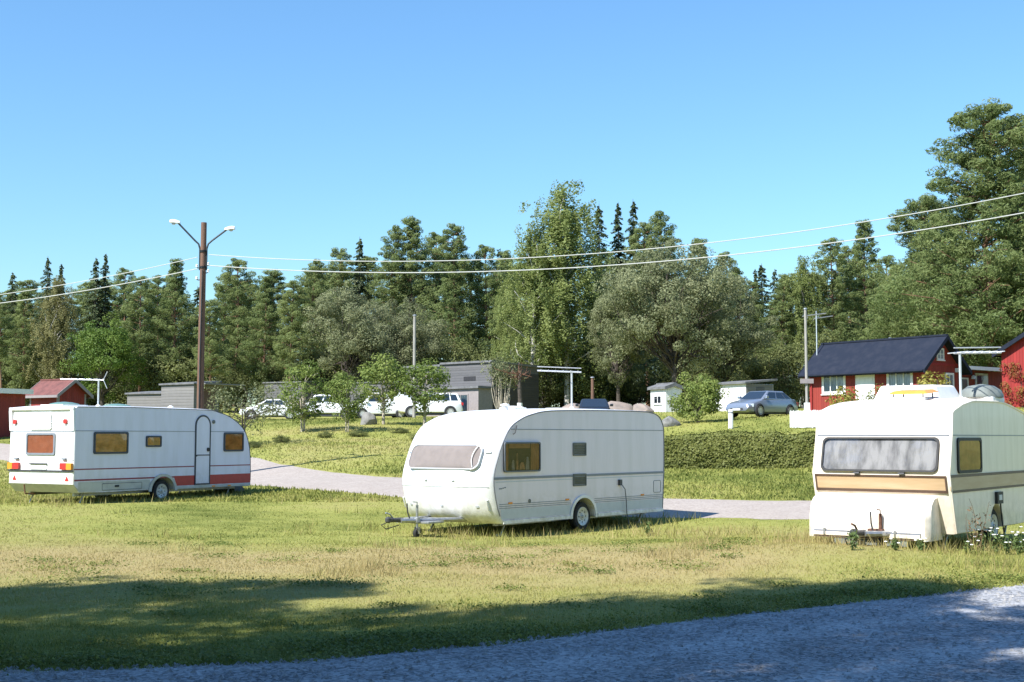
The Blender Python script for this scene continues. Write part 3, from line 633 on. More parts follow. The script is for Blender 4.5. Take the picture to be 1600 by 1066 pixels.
# --- left caravan: white box with red stripes, rear towards us
X1, Y1, _ = place(118, 32.3, 30)
def caravan_left():
    W = 2.42
    root = thing('caravan', 'white caravan with red stripes, arched door and orange windows, its boxy tail to the road', 'caravan', (X1, Y1, .10), R(90-30))
    up0 = [(.0, .58), (.0, 1.2), (.0, 1.9), (.0, 2.50)]
    up1 = smooth_prof([(.05, 2.535), (1.2, 2.555), (2.6, 2.57), (4.72, 2.55), (5.25, 2.48), (5.69, 2.36), (6.08, 2.16), (6.35, 1.93), (6.50, 1.62), (6.57, 1.31), (6.60, .9), (6.60, .40)], .12)
    up = up0 + up1
    bottom = [(6.52, .33), (5.0, .34), (3.55, .34)] + arch(3.06, .42, .34) + [(2.5, .34), (.95, .34), (.22, .36)]
    b, rows = caravan_body(root, up, bottom, W, 0.0, lambda x, z: 0, M['white'], M['bluealu'], rbulge=.22)
    edge_trim(root, rows[0][4:len(up)-1], -.002, M['navytrim'], .011); edge_trim(root, rows[-1][4:len(up)-1], W+.002, M['navytrim'], .011)
    S = side_fn(0); E = end_fn(0)
    strip_on(MB(), S, .03, 6.34, 1.915, 1.93, -.002, .006).build('roof_seam', M['greystrip'], root)
    strip_on(MB(), S, .02, 4.24, .935, .965, -.002, .004).build('red_line', M['darkred'], root)
    strip_on(MB(), S, 4.88, 6.56, .935, .965, -.002, .004).build('red_line', M['darkred'], root)
    strip_on(MB(), S, .03, 3.50, .655, .695, -.002, .005).build('red_line', M['darkred'], root)
    strip_on(MB(), S, .16, 2.60, .375, .63, -.002, .004).build('skirt_panel', M['dirtyskirt'], root)
    mb = MB(); mb.add([S(3.46, .70, .004), S(6.57, .70, .004), S(6.57, .43, .004), S(3.58, .43, .004)], [(0, 1, 2, 3)]); mb.build('red_panel', M['red'], root)
    strip_on(MB(), S, 3.56, 6.56, .345, .415, -.002, .016).build('side_skirt', M['dirtyskirt'], root)
    o = [(3.06+.52*math.cos(a), .30+.47*math.sin(a)) for a in np.linspace(.02, math.pi-.02, 18)]; i_ = [(3.06+.43*math.cos(a), .30+.40*math.sin(a)) for a in np.linspace(.02, math.pi-.02, 18)]
    MB().grid([[S(*p, -.003) for p in o], [S(*p, .03) for p in o], [S(*p, .03) for p in i_], [S(*p, -.003) for p in i_]]).build('wheel_surround', M['dirtyskirt'], root, smooth=True)
    wheel(root, 3.06, .03, .30, .30); wheel(root, 3.06, W-.22, .30, .30)
    underframe(root, .35, 6.3, W, .33, 3.06, .30)
    window(root, S, .62, 1.78, 1.33, 1.90, .05, M['amber'], M['glass'], fw=.05, frame=M['navytrim'])
    window(root, S, 2.41, 2.97, 1.50, 1.80, .04, M['amber'], M['glass'], fw=.045, frame=M['navytrim'])
    window(root, S, 5.41, 6.24, 1.35, 1.90, .05, M['amber'], M['glass'], fw=.05, frame=M['navytrim'])
    # arched door
    def dol(x0, x1, z0, zs, zt, n=14):
        c = (x0+x1)/2; h = (x1-x0)/2
        return [(x0, z0), (x1, z0)] + [(c+h*math.cos(a), zs+(zt-zs)*math.sin(a)) for a in np.linspace(0, math.pi, n)]
    ol = dol(4.255, 4.865, .43, 2.09, 2.39); inn = dol(4.295, 4.825, .47, 2.09, 2.345)
    dr = slab_on(MB(), S, inn, -.002, .014, (1, .5)).build('door', M['bluealu'], root)
    ring_on(MB(), S, ol, inn, -.002, .024).build('door_seal', M['navytrim'], dr)
    strip_on(MB(), S, 4.295, 4.825, 1.245, 1.275, .012, .02).build('split_seal', M['navytrim'], dr)
    slab_on(MB(), S, rr(4.72, 4.80, 1.36, 1.47, .035), .012, .04).build('door_handle', M['rubber'], dr)
    slab_on(MB(), S, rr(4.93, 5.03, 2.15, 2.25, .045), -.002, .03).build('porch_lamp', M['grille'], root)
    slab_on(MB(), S, rr(4.27, 4.33, 1.22, 1.26, .01), .012, .03).build('hinge', M['navytrim'], dr)
    MB().tube([S(*p, .005) for p in rr(.94, 2.3, .40, .57, .02) + rr(.94, 2.3, .40, .57, .02)[:1]], .007, 5).build('locker_hatch', M['seam'], root)
    slab_on(MB(), S, rr(1.36, 1.50, .47, .52, .02), -.002, .02).build('locker_handle', M['rubber'], root)
    for u in (4.95, 5.6): strip_on(MB(), S, u, u+.12, .36, .395, .014, .03).build('side_reflector', M['orange_lamp'], root)
    # rear face
    z0, z1, z2 = 1.93, 2.455, 2.53
    rim = MB(); rim.box(-.055, .01, .0, W, z1, z2); rim.build('roof_lip', M['white'], root, bevel=.015)
    for (a, b_) in ((.0, .11), (W-.11, W)): MB().hexa([(-.015, a, z0), (.01, a, z0), (.01, b_, z0), (-.015, b_, z0)], [(-.052, a, z1), (.01, a, z1), (.01, b_, z1), (-.052, b_, z1)]).build('rear_cheek', M['white'], root)
    for zz in (2.0, 2.06, 2.12): strip_on(MB(), E, .14, W-.14, zz, zz+.018, -.002, .012).build('rear_rib', M['white'], root)
    slab_on(MB(), E, rr(.84, 1.62, 1.96, 2.37, .03), -.002, .035).build('rear_panel', M['white'], root)
    for u in (.31, W-.22): slab_on(MB(), E, rr(u-.06, u+.06, 2.10, 2.22, .055), -.002, .05).build('marker_lamp', M['red_lamp'], root)
    strip_on(MB(), E, .03, W-.03, 1.895, 1.915, -.002, .008).build('rear_seam', M['greystrip'], root)
    window(root, E, .68, 1.76, 1.31, 1.87, .05, M['brightamber'], M['glassclear'], fw=.05, frame=M['greystrip'], label='tail window with a rust coloured blind', fold=.002)
    strip_on(MB(), E, .02, W-.02, 1.18, 1.195, -.002, .008).build('rear_seam', M['palegrey'], root)
    for s in (0, 1):
        f = (lambda u: u) if s == 0 else (lambda u: W-u)
        a, b_ = sorted((f(.02), f(.20))); slab_on(MB(), E, rr(a, b_, .945, 1.11, .02), -.002, .07).build('indicator_lamp', M['orange_lamp'], root)
        a, b_ = sorted((f(.205), f(.44))); slab_on(MB(), E, rr(a, b_, .945, 1.11, .02), -.002, .066).build('tail_lamp', M['red_lamp'], root)
        c = f(.23); MB().add([E(c-.07, .66, .012), E(c+.07, .66, .012), E(c, .78, .012), E(c-.07, .66, -.002), E(c+.07, .66, -.002), E(c, .78, -.002)], [(0, 1, 2), (0, 3, 4, 1), (1, 4, 5, 2), (2, 5, 3, 0)]).build('triangle_reflector', M['red_lamp'], root)
        c = f(.32); MB().box(-.06, -.005, c-.07, c+.07, 1.20, 1.235).build('grab_handle', M['greystrip'], root)
    slab_on(MB(), E, rr(.97, 1.58, .94, 1.07, .01), -.002, .02).build('number_plate', M['whitepaint'], root)
    MB().box(-.05, -.004, .96, 1.6, 1.075, 1.10).build('plate_lamp', M['darkplastic'], root)
    strip_on(MB(), E, .0, W, .885, .925, -.002, .03).build('bumper_line', M['darkplastic'], root)
    # underside slope at the tail
    MB().hexa([(.0, .0, .575), (.22, .0, .355), (.22, W, .355), (.0, W, .575)], [(.004, .0, .582), (.23, .0, .362), (.23, W, .362), (.004, W, .582)]).build('tail_apron', M['dirtyskirt'], root)
    mb = MB(); mb.tube([(-.05, 1.75, .55), (-.02, 1.75, .32), (.3, 1.75, .30)], .02, 8); mb.build('tow_eye', M['rust'], root)
    # roof
    for (x, y) in ((.95, 1.5), (3.0, 1.75)):
        f = MB().box(x-.42, x+.42, y-.42, y+.42, 2.55, 2.615).build('roof_hatch', M['roofwhite'], root)
        MB().lathe([(.40, 0), (.36, .03), (.20, .065), (.03, .08)], (x, y, 2.615), 'z', 16).build('dome', M['domegreen'], f)
    MB().lathe([(.08, 0), (.08, .07), (.03, .10)], (4.3, 1.0, 2.56), 'z', 12).build('roof_vent', M['roofwhite'], root)
    aerial(root, 1.15, .45, 2.56, .72, 1.15, R(118), .02, 6, .12)
    # draped hitch cover at the nose
    mb = MB(); rows = []
    for k in range(9):
        t = k/8; h = .62*(1-t)**.5+.10; w = .42*(1-t*.6); c = W/2-.2
        rows.append([(6.58+t*.75, c-w, .05), (6.58+t*.75, c-w*.85, h*.7), (6.58+t*.75, c, h), (6.58+t*.75, c+w*.85, h*.7), (6.58+t*.75, c+w, .05)])
    mb.grid(rows); mb.add([rows[-1][k] for k in range(5)], [(0, 1, 2, 3, 4)]); mb.build('hitch_cover', M['cover'], root, smooth=True)
    return root
caravan_left()

# --- right caravan: cream box with tan band
X2_, Y2_, _ = place(1483, 20.2, 38)
def caravan_right():
    W = 2.28
    root = thing('caravan', 'old cream caravan with a tan band, wide front window and gas locker box', 'caravan', (X2_, Y2_, .05), R(90-38))
    up = [(.14, .28), (-.05, .93), (-.12, 1.22), (.03, 1.83), (.09, 2.20), (.14, 2.235), (.55, 2.34), (1.00, 2.41), (1.2, 2.425), (2.45, 2.44), (2.75, 2.425), (3.3, 2.35), (3.90, 2.25), (4.02, 2.2), (4.12, 1.83), (4.26, 1.22), (4.05, .28)]
    bottom = [(3.2, .27), (2.65, .27)] + arch(2.19, .36, .27) + [(1.7, .27), (.8, .27)]
    b, rows = caravan_body(root, up, bottom, W, 0.0, lambda x, z: 0, M['cream'], M['cream'], crown=.05)
    edge_trim(root, rows[0][:len(up)], -.001, M['cream'], .018); edge_trim(root, rows[-1][:len(up)], W+.001, M['cream'], .018)
    S = side_fn(0)
    zs = [p[1] for p in up[:5]]; xs_ = [p[0] for p in up[:5]]
    Fs = lambda u, v, w: (float(np.interp(v, zs, xs_))-w, u, v)
    # side
    strip_on(MB(), S, -.06, 4.2, .97, 1.17, -.002, .010).build('tan_band', M['tan'], root)
    for (a, b_) in ((1.172, 1.215), (.93, .968)): strip_on(MB(), S, -.09 if a > 1 else -.03, 4.22, a, b_, -.002, .014).build('band_edge', M['brown'], root)
    strip_on(MB(), S, .05, 4.10, 1.83, 1.845, -.002, .006).build('roof_seam', M['greystrip'], root)
    w = window(root, S, .27, 1.42, 1.23, 1.80, .07, M['tancurtain'], M['glassdim'], fw=.05, label='side window with a closed tan curtain')
    bx_ = strip_on(MB(), S, 2.10, 2.40, .68, .88, -.002, .05).build('meter_box', M['rubber'], root)
    strip_on(MB(), S, 2.17, 2.33, .74, .83, .048, .056).build('meter_window', M['palegrey'], bx_)
    MB().tube([(2.3, -.03, .68), (2.32, -.04, .4), (2.36, -.08, .03)], .012, 6).build('power_cable', M['rubber'], bx_)
    wheel(root, 2.19, .06, .30, .30); wheel(root, 2.19, W-.24, .30, .30); underframe(root, .3, 3.9, W, .28, 2.19, .30)
    # front
    strip_on(MB(), Fs, .05, W-.05, .97, 1.165, -.002, .012).build('tan_band', M['tan'], root)
    for (a, b_) in ((1.168, 1.20), (.925, .966)): strip_on(MB(), Fs, .05, W-.05, a, b_, -.002, .02).build('band_edge', M['brown'], root)
    for u in (.04, W-.065): strip_on(MB(), Fs, u, u+.025, .925, 1.20, .0, .022).build('band_end', M['brown'], root)
    strip_on(MB(), Fs, .03, W-.03, 1.83, 1.85, -.002, .010).build('roof_seam', M['greystrip'], root)
    window(root, Fs, .17, 2.13, 1.255, 1.81, .09, M['lace'], M['glassblue'], fw=.03, proud=.045, label='wide front window with pale mottled curtain', folds=20, fold=.007)
    for u in (.75, 1.5): slab_on(MB(), Fs, rr(u-.05, u+.05, 1.215, 1.245, .01), -.002, .05).build('window_stay', M['darkplastic'], root)
    # gas locker
    bx0, bxs = .02, -.46
    ends = [(.62, .18), (.30, .30), (.20, .42)]
    b_, t_ = .19, .86
    mb = MB(); y0, y1 = .22, W-.05
    P = []
    for y, s in ((y0, .78), (y0+.06, .96), (y0+.14, 1.0), (W/2, 1.0), (y1-.14, 1.0), (y1-.05, .97), (y1, .85)):
        P.append([(.16, y, b_), (bxs*s, y, b_), (bxs*s, y, b_+.14), ((bxs+.02)*s, y, .52), ((bxs+.10)*s, y, .74), ((bxs+.24)*s, y, .83), (.0, y, t_)])
    mb.grid(P); mb.add(P[0], [tuple(range(7))[::-1]]); mb.add(P[-1], [tuple(range(7))]); bx = mb.build('gas_locker', M['cream'], root, smooth=True, weld=True)
    for z in (.29, .20): MB().box(bxs-.025, bxs+.004, y0+.12, y1-.12, z, z+.022).build('locker_rail', M['brown'] if z < .25 else M['greystrip'], bx)
    MB().box(bxs-.04, bxs+.002, y0+.12, y1-.12, .225, .285).build('bumper', M['cream'], bx, bevel=.008)
    for u in (.72, 1.9): MB().box(bxs-.05, bxs-.02, u, u+.035, .24, .34).build('locker_catch', M['metal'], bx)
    G = lambda u, v, w: (np.interp(v, [.3, .52, .74], [bxs, bxs+.02, bxs+.10])-w, u, v)
    MB().tube([G(*p, .004) for p in [(1.76, .73), (2.05, .73), (2.05, .62), (1.76, .62), (1.76, .73)]], .006, 5).build('locker_badge', M['palegrey'], bx)
    # drawbar, rusty
    d = drawbar(root, W, -.2, -1.12, .30, M['metal'], M['rust'], True)
    MB().box(-.50, -.36, .55, 1.75, .10, .18).build('chassis_beam', M['domegrey'], root)
    # roof
    f = MB().hexa([(1.3, .62, 2.44), (2.5, .62, 2.45), (2.5, 1.80, 2.45), (1.3, 1.80, 2.44)], [(1.42, .74, 2.70), (2.4, .74, 2.72), (2.4, 1.70, 2.72), (1.42, 1.70, 2.70)]).build('pop_top', M['roofwhite'], root, bevel=.04)
    f = MB().box(.72, 1.24, .66, 1.24, 2.40, 2.47).build('roof_hatch', M['roofwhite'], root, bevel=.015)
    MB().hexa([(.70, .60, 2.52), (1.26, .60, 2.57), (1.26, 1.30, 2.57), (.70, 1.30, 2.52)], [(.78, .68, 2.58), (1.20, .68, 2.62), (1.20, 1.22, 2.62), (.78, 1.22, 2.58)]).build('lid', M['orange'], f, bevel=.015)
    for (x, y) in ((.76, .70), (.76, 1.2), (1.2, .70), (1.2, 1.2)): MB().tube([(x, y, 2.46), (x, y, 2.55)], .012, 6).build('lid_stay', M['darkplastic'], f)
    f = MB().box(2.22, 2.86, .02, .62, 2.42, 2.50).build('roof_hatch', M['roofwhite'], root, bevel=.015)
    MB().lathe([(.37, .0), (.37, .03), (.33, .12), (.22, .20), (.02, .235)], (2.54, .32, 2.50), 'z', 20).build('dome', M['domegrey'], f, smooth=True)
    aerial(root, 1.72, .40, 2.44, .82, .95, R(-35), .03, 6, .12, False)
    return root
caravan_right()

# ------------------------------------------------------------------ cabins and sheds
M['redwall'] = board_mat('falu_red_boards', (0.25, 0.030, 0.020), .16, 1)
M['redwall2'] = board_mat('bright_red_boards', (0.30, 0.025, 0.022), .16, 1)
M['greywall'] = board_mat('grey_boards', (0.115, 0.112, 0.115), .20, 2)
M['greywall2'] = board_mat('weathered_boards', (0.19, 0.18, 0.172), .18, 2)
M['blackwall'] = board_mat('dark_stained_boards', (0.045, 0.043, 0.046), .18, 2)
M['whitewall'] = board_mat('white_boards', (0.74, 0.73, 0.70), .15, 1, var=.05)
M['slateroof'] = mat('blue_black_roof', (0.015, 0.020, 0.034), 0.85, var=.25, scale=2.5, c2=(0.024, 0.028, 0.042), bump=.3, bscale=14, spec=.15)
M['redroof'] = mat('brown_red_roof', (0.17, 0.06, 0.05), 0.8, var=.2, scale=2.5, bump=.4, bscale=12)
M['feltroof'] = mat('grey_felt_roof', (0.16, 0.16, 0.165), 0.9, var=.2, scale=3)
M['trim'] = mat('white_trim', (0.76, 0.75, 0.72), 0.6, var=.05)
M['trimgrey'] = mat('pinkish_grey_trim', (0.27, 0.235, 0.23), 0.7, var=.08)
M['houseglass'] = glass_mat('house_glass', (0.8, 0.82, 0.84), 1.4)
M['netcurtain'] = mat('net_curtain', (0.62, 0.63, 0.64), 0.9, var=.2, scale=5, stretch=(4, 4, .6), c2=(.25, .26, .28))
M['darkroom'] = mat('dark_room', (0.03, 0.03, 0.033), 0.9)
M['browndoor'] = mat('brown_door', (0.13, 0.075, 0.06), 0.7)
M['paledoor'] = mat('pale_blue_grey_door', (0.55, 0.60, 0.66), 0.5, var=.1)
M['stone'] = mat('granite', (0.27, 0.215, 0.18), 0.9, var=.22, scale=2, bump=.6, bscale=6, c2=(.17, .145, .13))
M['greystone'] = mat('grey_stone', (0.20, 0.195, 0.18), 0.9, var=.25, scale=2, bump=.6, bscale=6)

def house_root(name, label, px, Y, a, zb, cat='cabin', group=None):
    X = (px-800)/FPX*Y
    return thing(name, label, cat, (X, Y, zb), R(90-a), group)

def house_window(root, fn, u0, u1, v0, v1, fw=.10, bars=1, back=None, hbars=0, frame=None):
    ol = [(u0, v0), (u1, v0), (u1, v1), (u0, v1)]; inn = [(u0+fw, v0+fw), (u1-fw, v0+fw), (u1-fw, v1-fw), (u0+fw, v1-fw)]
    f = ring_on(MB(), fn, ol, inn, -.01, .045).build('window', frame or M['trim'], root)
    a0, a1, b0, b1 = u0+fw*.9, u1-fw*.9, v0+fw*.9, v1-fw*.9
    MB().grid([[fn(a0+(a1-a0)*i/24, b0+(b1-b0)*j, .006+.004*math.sin(i*1.7)) for i in range(25)] for j in (0, 1)]).build('curtain', back or M['netcurtain'], f, smooth=True)
    n = bars+1; m = hbars+1
    for i in range(n):
        for j in range(m):
            x0 = a0+(a1-a0)*i/n; x1 = a0+(a1-a0)*(i+1)/n; z0 = b0+(b1-b0)*j/m; z1 = b0+(b1-b0)*(j+1)/m
            strip_on(MB(), fn, x0+.012, x1-.012, z0+.012, z1-.012, .014, .020).build('pane', M['houseglass'], f)
    for i in range(1, n): x = a0+(a1-a0)*i/n; strip_on(MB(), fn, x-.025, x+.025, b0, b1, .004, .038).build('glazing_bar', frame or M['trim'], f)
    for j in range(1, m): z = b0+(b1-b0)*j/m; strip_on(MB(), fn, a0, a1, z-.02, z+.02, .004, .036).build('glazing_bar', frame or M['trim'], f)
    strip_on(MB(), fn, u0-.05, u1+.05, v0-.05, v0-.002, -.005, .075).build('sill', frame or M['trim'], f)
    return f

def gable_house(root, W, L, eave, ridge, m_wall, m_roof, over=.35, trim=None, corner=True, fascia=True):
    """front wall: plane x=0 (y 0..L); gable: plane y=0 (x 0..W); ridge along y"""
    tr = trim or M['trim']
    w = MB(); c = W/2
    w.add([(0, 0, -.6), (W, 0, -.6), (W, L, -.6), (0, L, -.6), (0, 0, eave), (W, 0, eave), (W, L, eave), (0, L, eave), (c, 0, ridge), (c, L, ridge)],
          [(0, 1, 5, 8, 4), (2, 3, 7, 9, 6), (3, 0, 4, 7), (1, 2, 6, 5), (4, 8, 9, 7), (8, 5, 6, 9), (0, 3, 2, 1)])
    w.build('wall', m_wall, root)
    s = (ridge-eave)/c; t = .10; roofs = []
    for sg in (0, 1):
        X = (lambda x: x) if sg == 0 else (lambda x: W-x)
        xo = -over; zo = eave-s*over
        r = MB().hexa([(X(xo), -over, zo+.012), (X(c), -over, ridge+.012), (X(c), L+over, ridge+.012), (X(xo), L+over, zo+.012)],
                      [(X(xo), -over, zo+t), (X(c), -over, ridge+t), (X(c), L+over, ridge+t), (X(xo), L+over, zo+t)])
        ro = r.build('roof', m_roof, root); roofs.append(ro)
        if fascia:
            for y in (-over, L+over):
                dy = -.03 if y < 0 else .03
                MB().hexa([(X(xo-.01), y, zo-.10), (X(c), y, ridge-.10), (X(c), y+dy, ridge-.10), (X(xo-.01), y+dy, zo-.10)],
                          [(X(xo-.01), y, zo+t+.02), (X(c), y, ridge+t+.02), (X(c), y+dy, ridge+t+.02), (X(xo-.01), y+dy, zo+t+.02)]).build('barge_board', tr, ro)
            MB().box(*sorted((X(xo-.03), X(xo-.004))), -over, L+over, zo-.06, zo+t-.01).build('eave_board', tr, ro)
    MB().box(c-.10, c+.10, -over, L+over, ridge+t*.6, ridge+t+.05).build('ridge_cap', m_roof, roofs[0])
    if corner:
        for (x, y) in ((0, 0), (W, 0), (0, L)):
            MB().box(x-.02 if x == 0 else x-.10, x+.10 if x == 0 else x+.02, y-.02 if y == 0 else y-.10, y+.10 if y == 0 else y+.02, -.5, eave-.02).build('corner_board', tr, root)
    return roofs

# red cabin with the blue-black roof
def red_cabin():
    r = house_root('cottage', 'red wooden cottage with blue black roof and white windows', 1441, 62, 52, 3.15, 'cottage')
    W, L, ev, rd = 3.1, 6.75, 2.28, 3.62
    gable_house(r, W, L, ev, rd, M['redwall'], M['slateroof'], .45, M['slateroof'], corner=False)
    Fn = end_fn(0); S = side_fn(0)
    for y in (.0, L): MB().box(-.03, .02, y-.05, y+.05, -.5, ev-.05).build('corner_board', M['redwall2'], r)
    house_window(r, Fn, .5, 2.0, .95, 2.15, .13, 2); house_window(r, Fn, 4.5, 6.0, .95, 2.15, .13, 2)
    d = strip_on(MB(), Fn, 2.72, 3.88, .0, 2.18, -.01, .04).build('door', M['trim'], r)
    strip_on(MB(), Fn, 2.84, 3.76, .04, 2.08, .038, .06).build('door_leaf', M['whitepaint'], d)
    slab_on(MB(), Fn, rr(2.90, 2.96, 1.0, 1.12, .02), .058, .10).build('door_handle', M['metal'], d)
    strip_on(MB(), S, -.0+.02, W-.02, 2.25, 2.36, -.01, .03).build('gable_board', M['redwall2'], r)
    house_window(r, S, W/2-.30, W/2+.30, 2.52, 3.10, .07, 1, hbars=1); house_window(r, S, 1.9, 2.65, .95, 1.9, .1, 1)
    lp = MB().box(2.8, 2.9, -.16, .005, 1.95, 2.15).build('wall_lamp', M['trim'], r)
    MB().tube([(2.2, 3.35, rd-.9), (2.2, 3.35, rd+.25)], .07, 10).build('flue', M['metal'], r)
    MB().box(-.9, -.05, 2.6, 4.0, -.3, -.02).build('door_step', M['greystone'], r)
    MB().tube([(-.50, -.4, ev-.36), (-.50, L+.4, ev-.36)], .05, 8).build('gutter', M['slateroof'], r)
    MB().tube([(-.50, L+.2, ev-.36), (-.06, L-.1, ev-.7), (-.06, L-.1, -.2)], .035, 8).build('downpipe', M['redwall2'], r)
    return r
red_cabin()
def annex():
    X = (1441-800)/FPX*62; s, c = math.sin(R(52)), math.cos(R(52))
    r = thing('annex', 'dark red flat roofed annex with pale door beside the red cottage', 'shed', (X+s*3.9-c*.6, 62+c*3.9+s*.6, 3.15), R(90-52))
    MB().box(0, 4.2, 0, 3, -.6, 2.15).build('wall', M['redwall'], r)
    MB().hexa([(-.4, -.5, 2.16), (4.6, -.5, 2.20), (4.6, 3.2, 2.40), (-.4, 3.2, 2.36)], [(-.4, -.5, 2.26), (4.6, -.5, 2.30), (4.6, 3.2, 2.50), (-.4, 3.2, 2.46)]).build('roof', M['feltroof'], r)
    MB().box(-.42, 4.62, -.53, -.505, 2.14, 2.32).build('fascia', M['trim'], r)
    S = side_fn(0); d = strip_on(MB(), S, 1.6, 2.75, 0, 2.02, -.01, .04).build('door', M['paledoor'], r)
    strip_on(MB(), S, 1.72, 2.63, .95, 1.9, .038, .05).build('door_glass', M['houseglass'], d)
    house_window(r, S, .25, .95, .9, 1.75, .08, 0)
    MB().lathe([(.05, 0), (.14, -.02), (.10, .12), (.03, .18)], (1.25, -.14, 1.72), 'z', 12).build('wall_lamp', M['trim'], r)
annex()
def red_cabin2():
    r = house_root('cottage', 'bright red cabin gable with climbing plants, beyond the dark annex', 1566, 63, 142, 3.1, 'cottage')
    gable_house(r, 5.0, 6, 2.95, 4.3, M['redwall2'], M['feltroof'], .3, M['slateroof'], corner=False)
    S = side_fn(0); d = strip_on(MB(), S, 3.3, 4.3, 0, 2.0, -.01, .04).build('door', M['paledoor'], r)
    house_window(r, S, 1.5, 2.6, .9, 1.95, .08, 1)
    return r
CABIN2 = red_cabin2()
# small white hut, white trailer cabin
def hut():
    r = house_root('hut', 'tiny white hut with a double window among the rocks', 1040, 84, 62, 3.35, 'hut')
    gable_house(r, 1.3, 1.75, 1.78, 1.98, M['whitewall'], M['feltroof'], .14, M['feltroof'], corner=False)
    house_window(r, end_fn(0), .45, 1.35, .72, 1.28, .06, 1, M['darkroom'])
hut()
def white_cabin():
    r = house_root('cabin', 'long white cabin with grey gable and dark roof behind the silver car', 1165, 82, 58, 3.3, 'cabin')
    MB().box(0, 2.4, 0, 3.9, -.5, 2.0).build('wall', M['whitewall'], r)
    MB().hexa([(-.2, -.2, 2.0), (2.6, -.2, 2.25), (2.6, 4.1, 2.25), (-.2, 4.1, 2.0)], [(-.2, -.2, 2.12), (2.6, -.2, 2.37), (2.6, 4.1, 2.37), (-.2, 4.1, 2.12)]).build('roof', M['feltroof'], r)
    strip_on(MB(), side_fn(0), .05, 2.35, -.4, 1.98, -.01, .02).build('grey_cladding', M['greywall2'], r)
    strip_on(MB(), side_fn(0), .9, 1.6, .1, 1.8, .018, .04).build('door', M['greywall'], r)
    house_window(r, end_fn(0), 2.4, 3.3, .8, 1.5, .06, 1)
white_cabin()
# grey house
def grey_house():
    r = house_root('house', 'long grey boarded house with a dark stained end beyond the white cars', 768, 96, 40, 3.55, 'house')
    MB().box(0, 5.6, 0, 9, -.8, 3.95).build('wall', M['greywall'], r)
    strip_on(MB(), side_fn(0), -.02, 5.6, -.8, 3.2, -.01, .05).build('dark_end', M['blackwall'], r)
    MB().hexa([(-.15, -.15, 3.95), (5.8, -.15, 3.75), (5.8, 5.2, 3.75), (-.15, 5.2, 3.95)], [(-.15, -.15, 4.10), (5.8, -.15, 3.9), (5.8, 5.2, 3.9), (-.15, 5.2, 4.10)]).build('roof', M['feltroof'], r)
    MB().hexa([(-.15, 5.2, 3.80), (5.8, 5.2, 3.6), (5.8, 9.2, 3.6), (-.15, 9.2, 3.80)], [(-.15, 5.2, 3.97), (5.8, 5.2, 3.85), (5.8, 9.2, 3.85), (-.15, 9.2, 3.97)]).build('roof', M['feltroof'], r)
    Fn = end_fn(0); strip_on(MB(), Fn, 1.6, 2.8, 2.62, 2.95, -.01, .03).build('slit_window', M['darkroom'], r)
    p = MB().box(-1.6, .0, -.1, 5.2, -.8, 1.95).build('porch', M['trimgrey'], r)
    MB().box(-1.8, .0, -.25, 5.4, 1.95, 2.12).build('porch_roof', M['feltroof'], p)
    F2 = end_fn(-1.6)
    f = house_window(p, F2, .9, 2.4, .15, 1.55, .08, 1, frame=M['trimgrey'])
    strip_on(MB(), F2, 2.75, 3.7, .0, 1.6, -.01, .02).build('dark_doorway', M['darkroom'], p)
grey_house()
def grey_shed(px, Y, a, zb, W, L, h, label, m, door):
    r = house_root('shed', label, px, Y, a, zb, 'shed')
    MB().box(0, W, 0, L, -.8, h).build('wall', m, r)
    MB().hexa([(-.12, -.12, h), (W+.12, -.12, h+.18), (W+.12, L+.12, h+.18), (-.12, L+.12, h)], [(-.12, -.12, h+.1), (W+.12, -.12, h+.28), (W+.12, L+.12, h+.28), (-.12, L+.12, h+.1)]).build('roof', M['feltroof'], r)
    if door:
        strip_on(MB(), side_fn(0), .35, W-.3, 0, h-.2, -.01, .03).build('door', M['browndoor'], r)
        MB().box(.1, W+1.4, -.9, -.02, h-.02, h+.06).build('canopy', M['greywall2'], r)
    return r
grey_shed(303, 78, 35, 2.55, 2.0, 3.0, 2.55, 'tall grey plank shed with a brown door behind the lamp post', M['greywall2'], True)
grey_shed(256, 82, 25, 2.6, 2.0, 3.0, 2.05, 'low grey plank shed beside the taller plank shed', M['greywall2'], False)
grey_shed(640, 104, 30, 3.8, 3.0, 6.0, 2.55, 'low grey outbuilding half hidden behind the young trees', M['greywall'], False)
grey_shed(470, 108, 30, 3.8, 3.0, 4.0, 2.7, 'low grey outbuilding behind the white pickup', M['greywall'], False)
def red_shed():
    r = house_root('shed', 'small red shed with red roof and white corner boards', 91, 75, 32, 2.35, 'shed')
    gable_house(r, 2.0, 2.5, 2.12, 2.86, M['redwall'], M['redroof'], .3, M['trimgrey'])
red_shed()
def red_barn():
    r = house_root('shed', 'long dark red shed with pale roof at the meadow edge', 40, 71, -60, 2.1, 'shed')
    MB().box(0, 3, 0, 8, -.8, 2.15).build('wall', M['redwall'], r)
    MB().hexa([(-.3, -.3, 2.15), (3.3, -.3, 2.3), (3.3, 8.3, 2.3), (-.3, 8.3, 2.15)], [(-.3, -.3, 2.42), (3.3, -.3, 2.57), (3.3, 8.3, 2.57), (-.3, 8.3, 2.42)]).build('roof', M['trim'], r)
    strip_on(MB(), side_fn(0), .9, 1.9, 0, 1.9, -.01, .03).build('door', M['browndoor'], r)
red_barn()

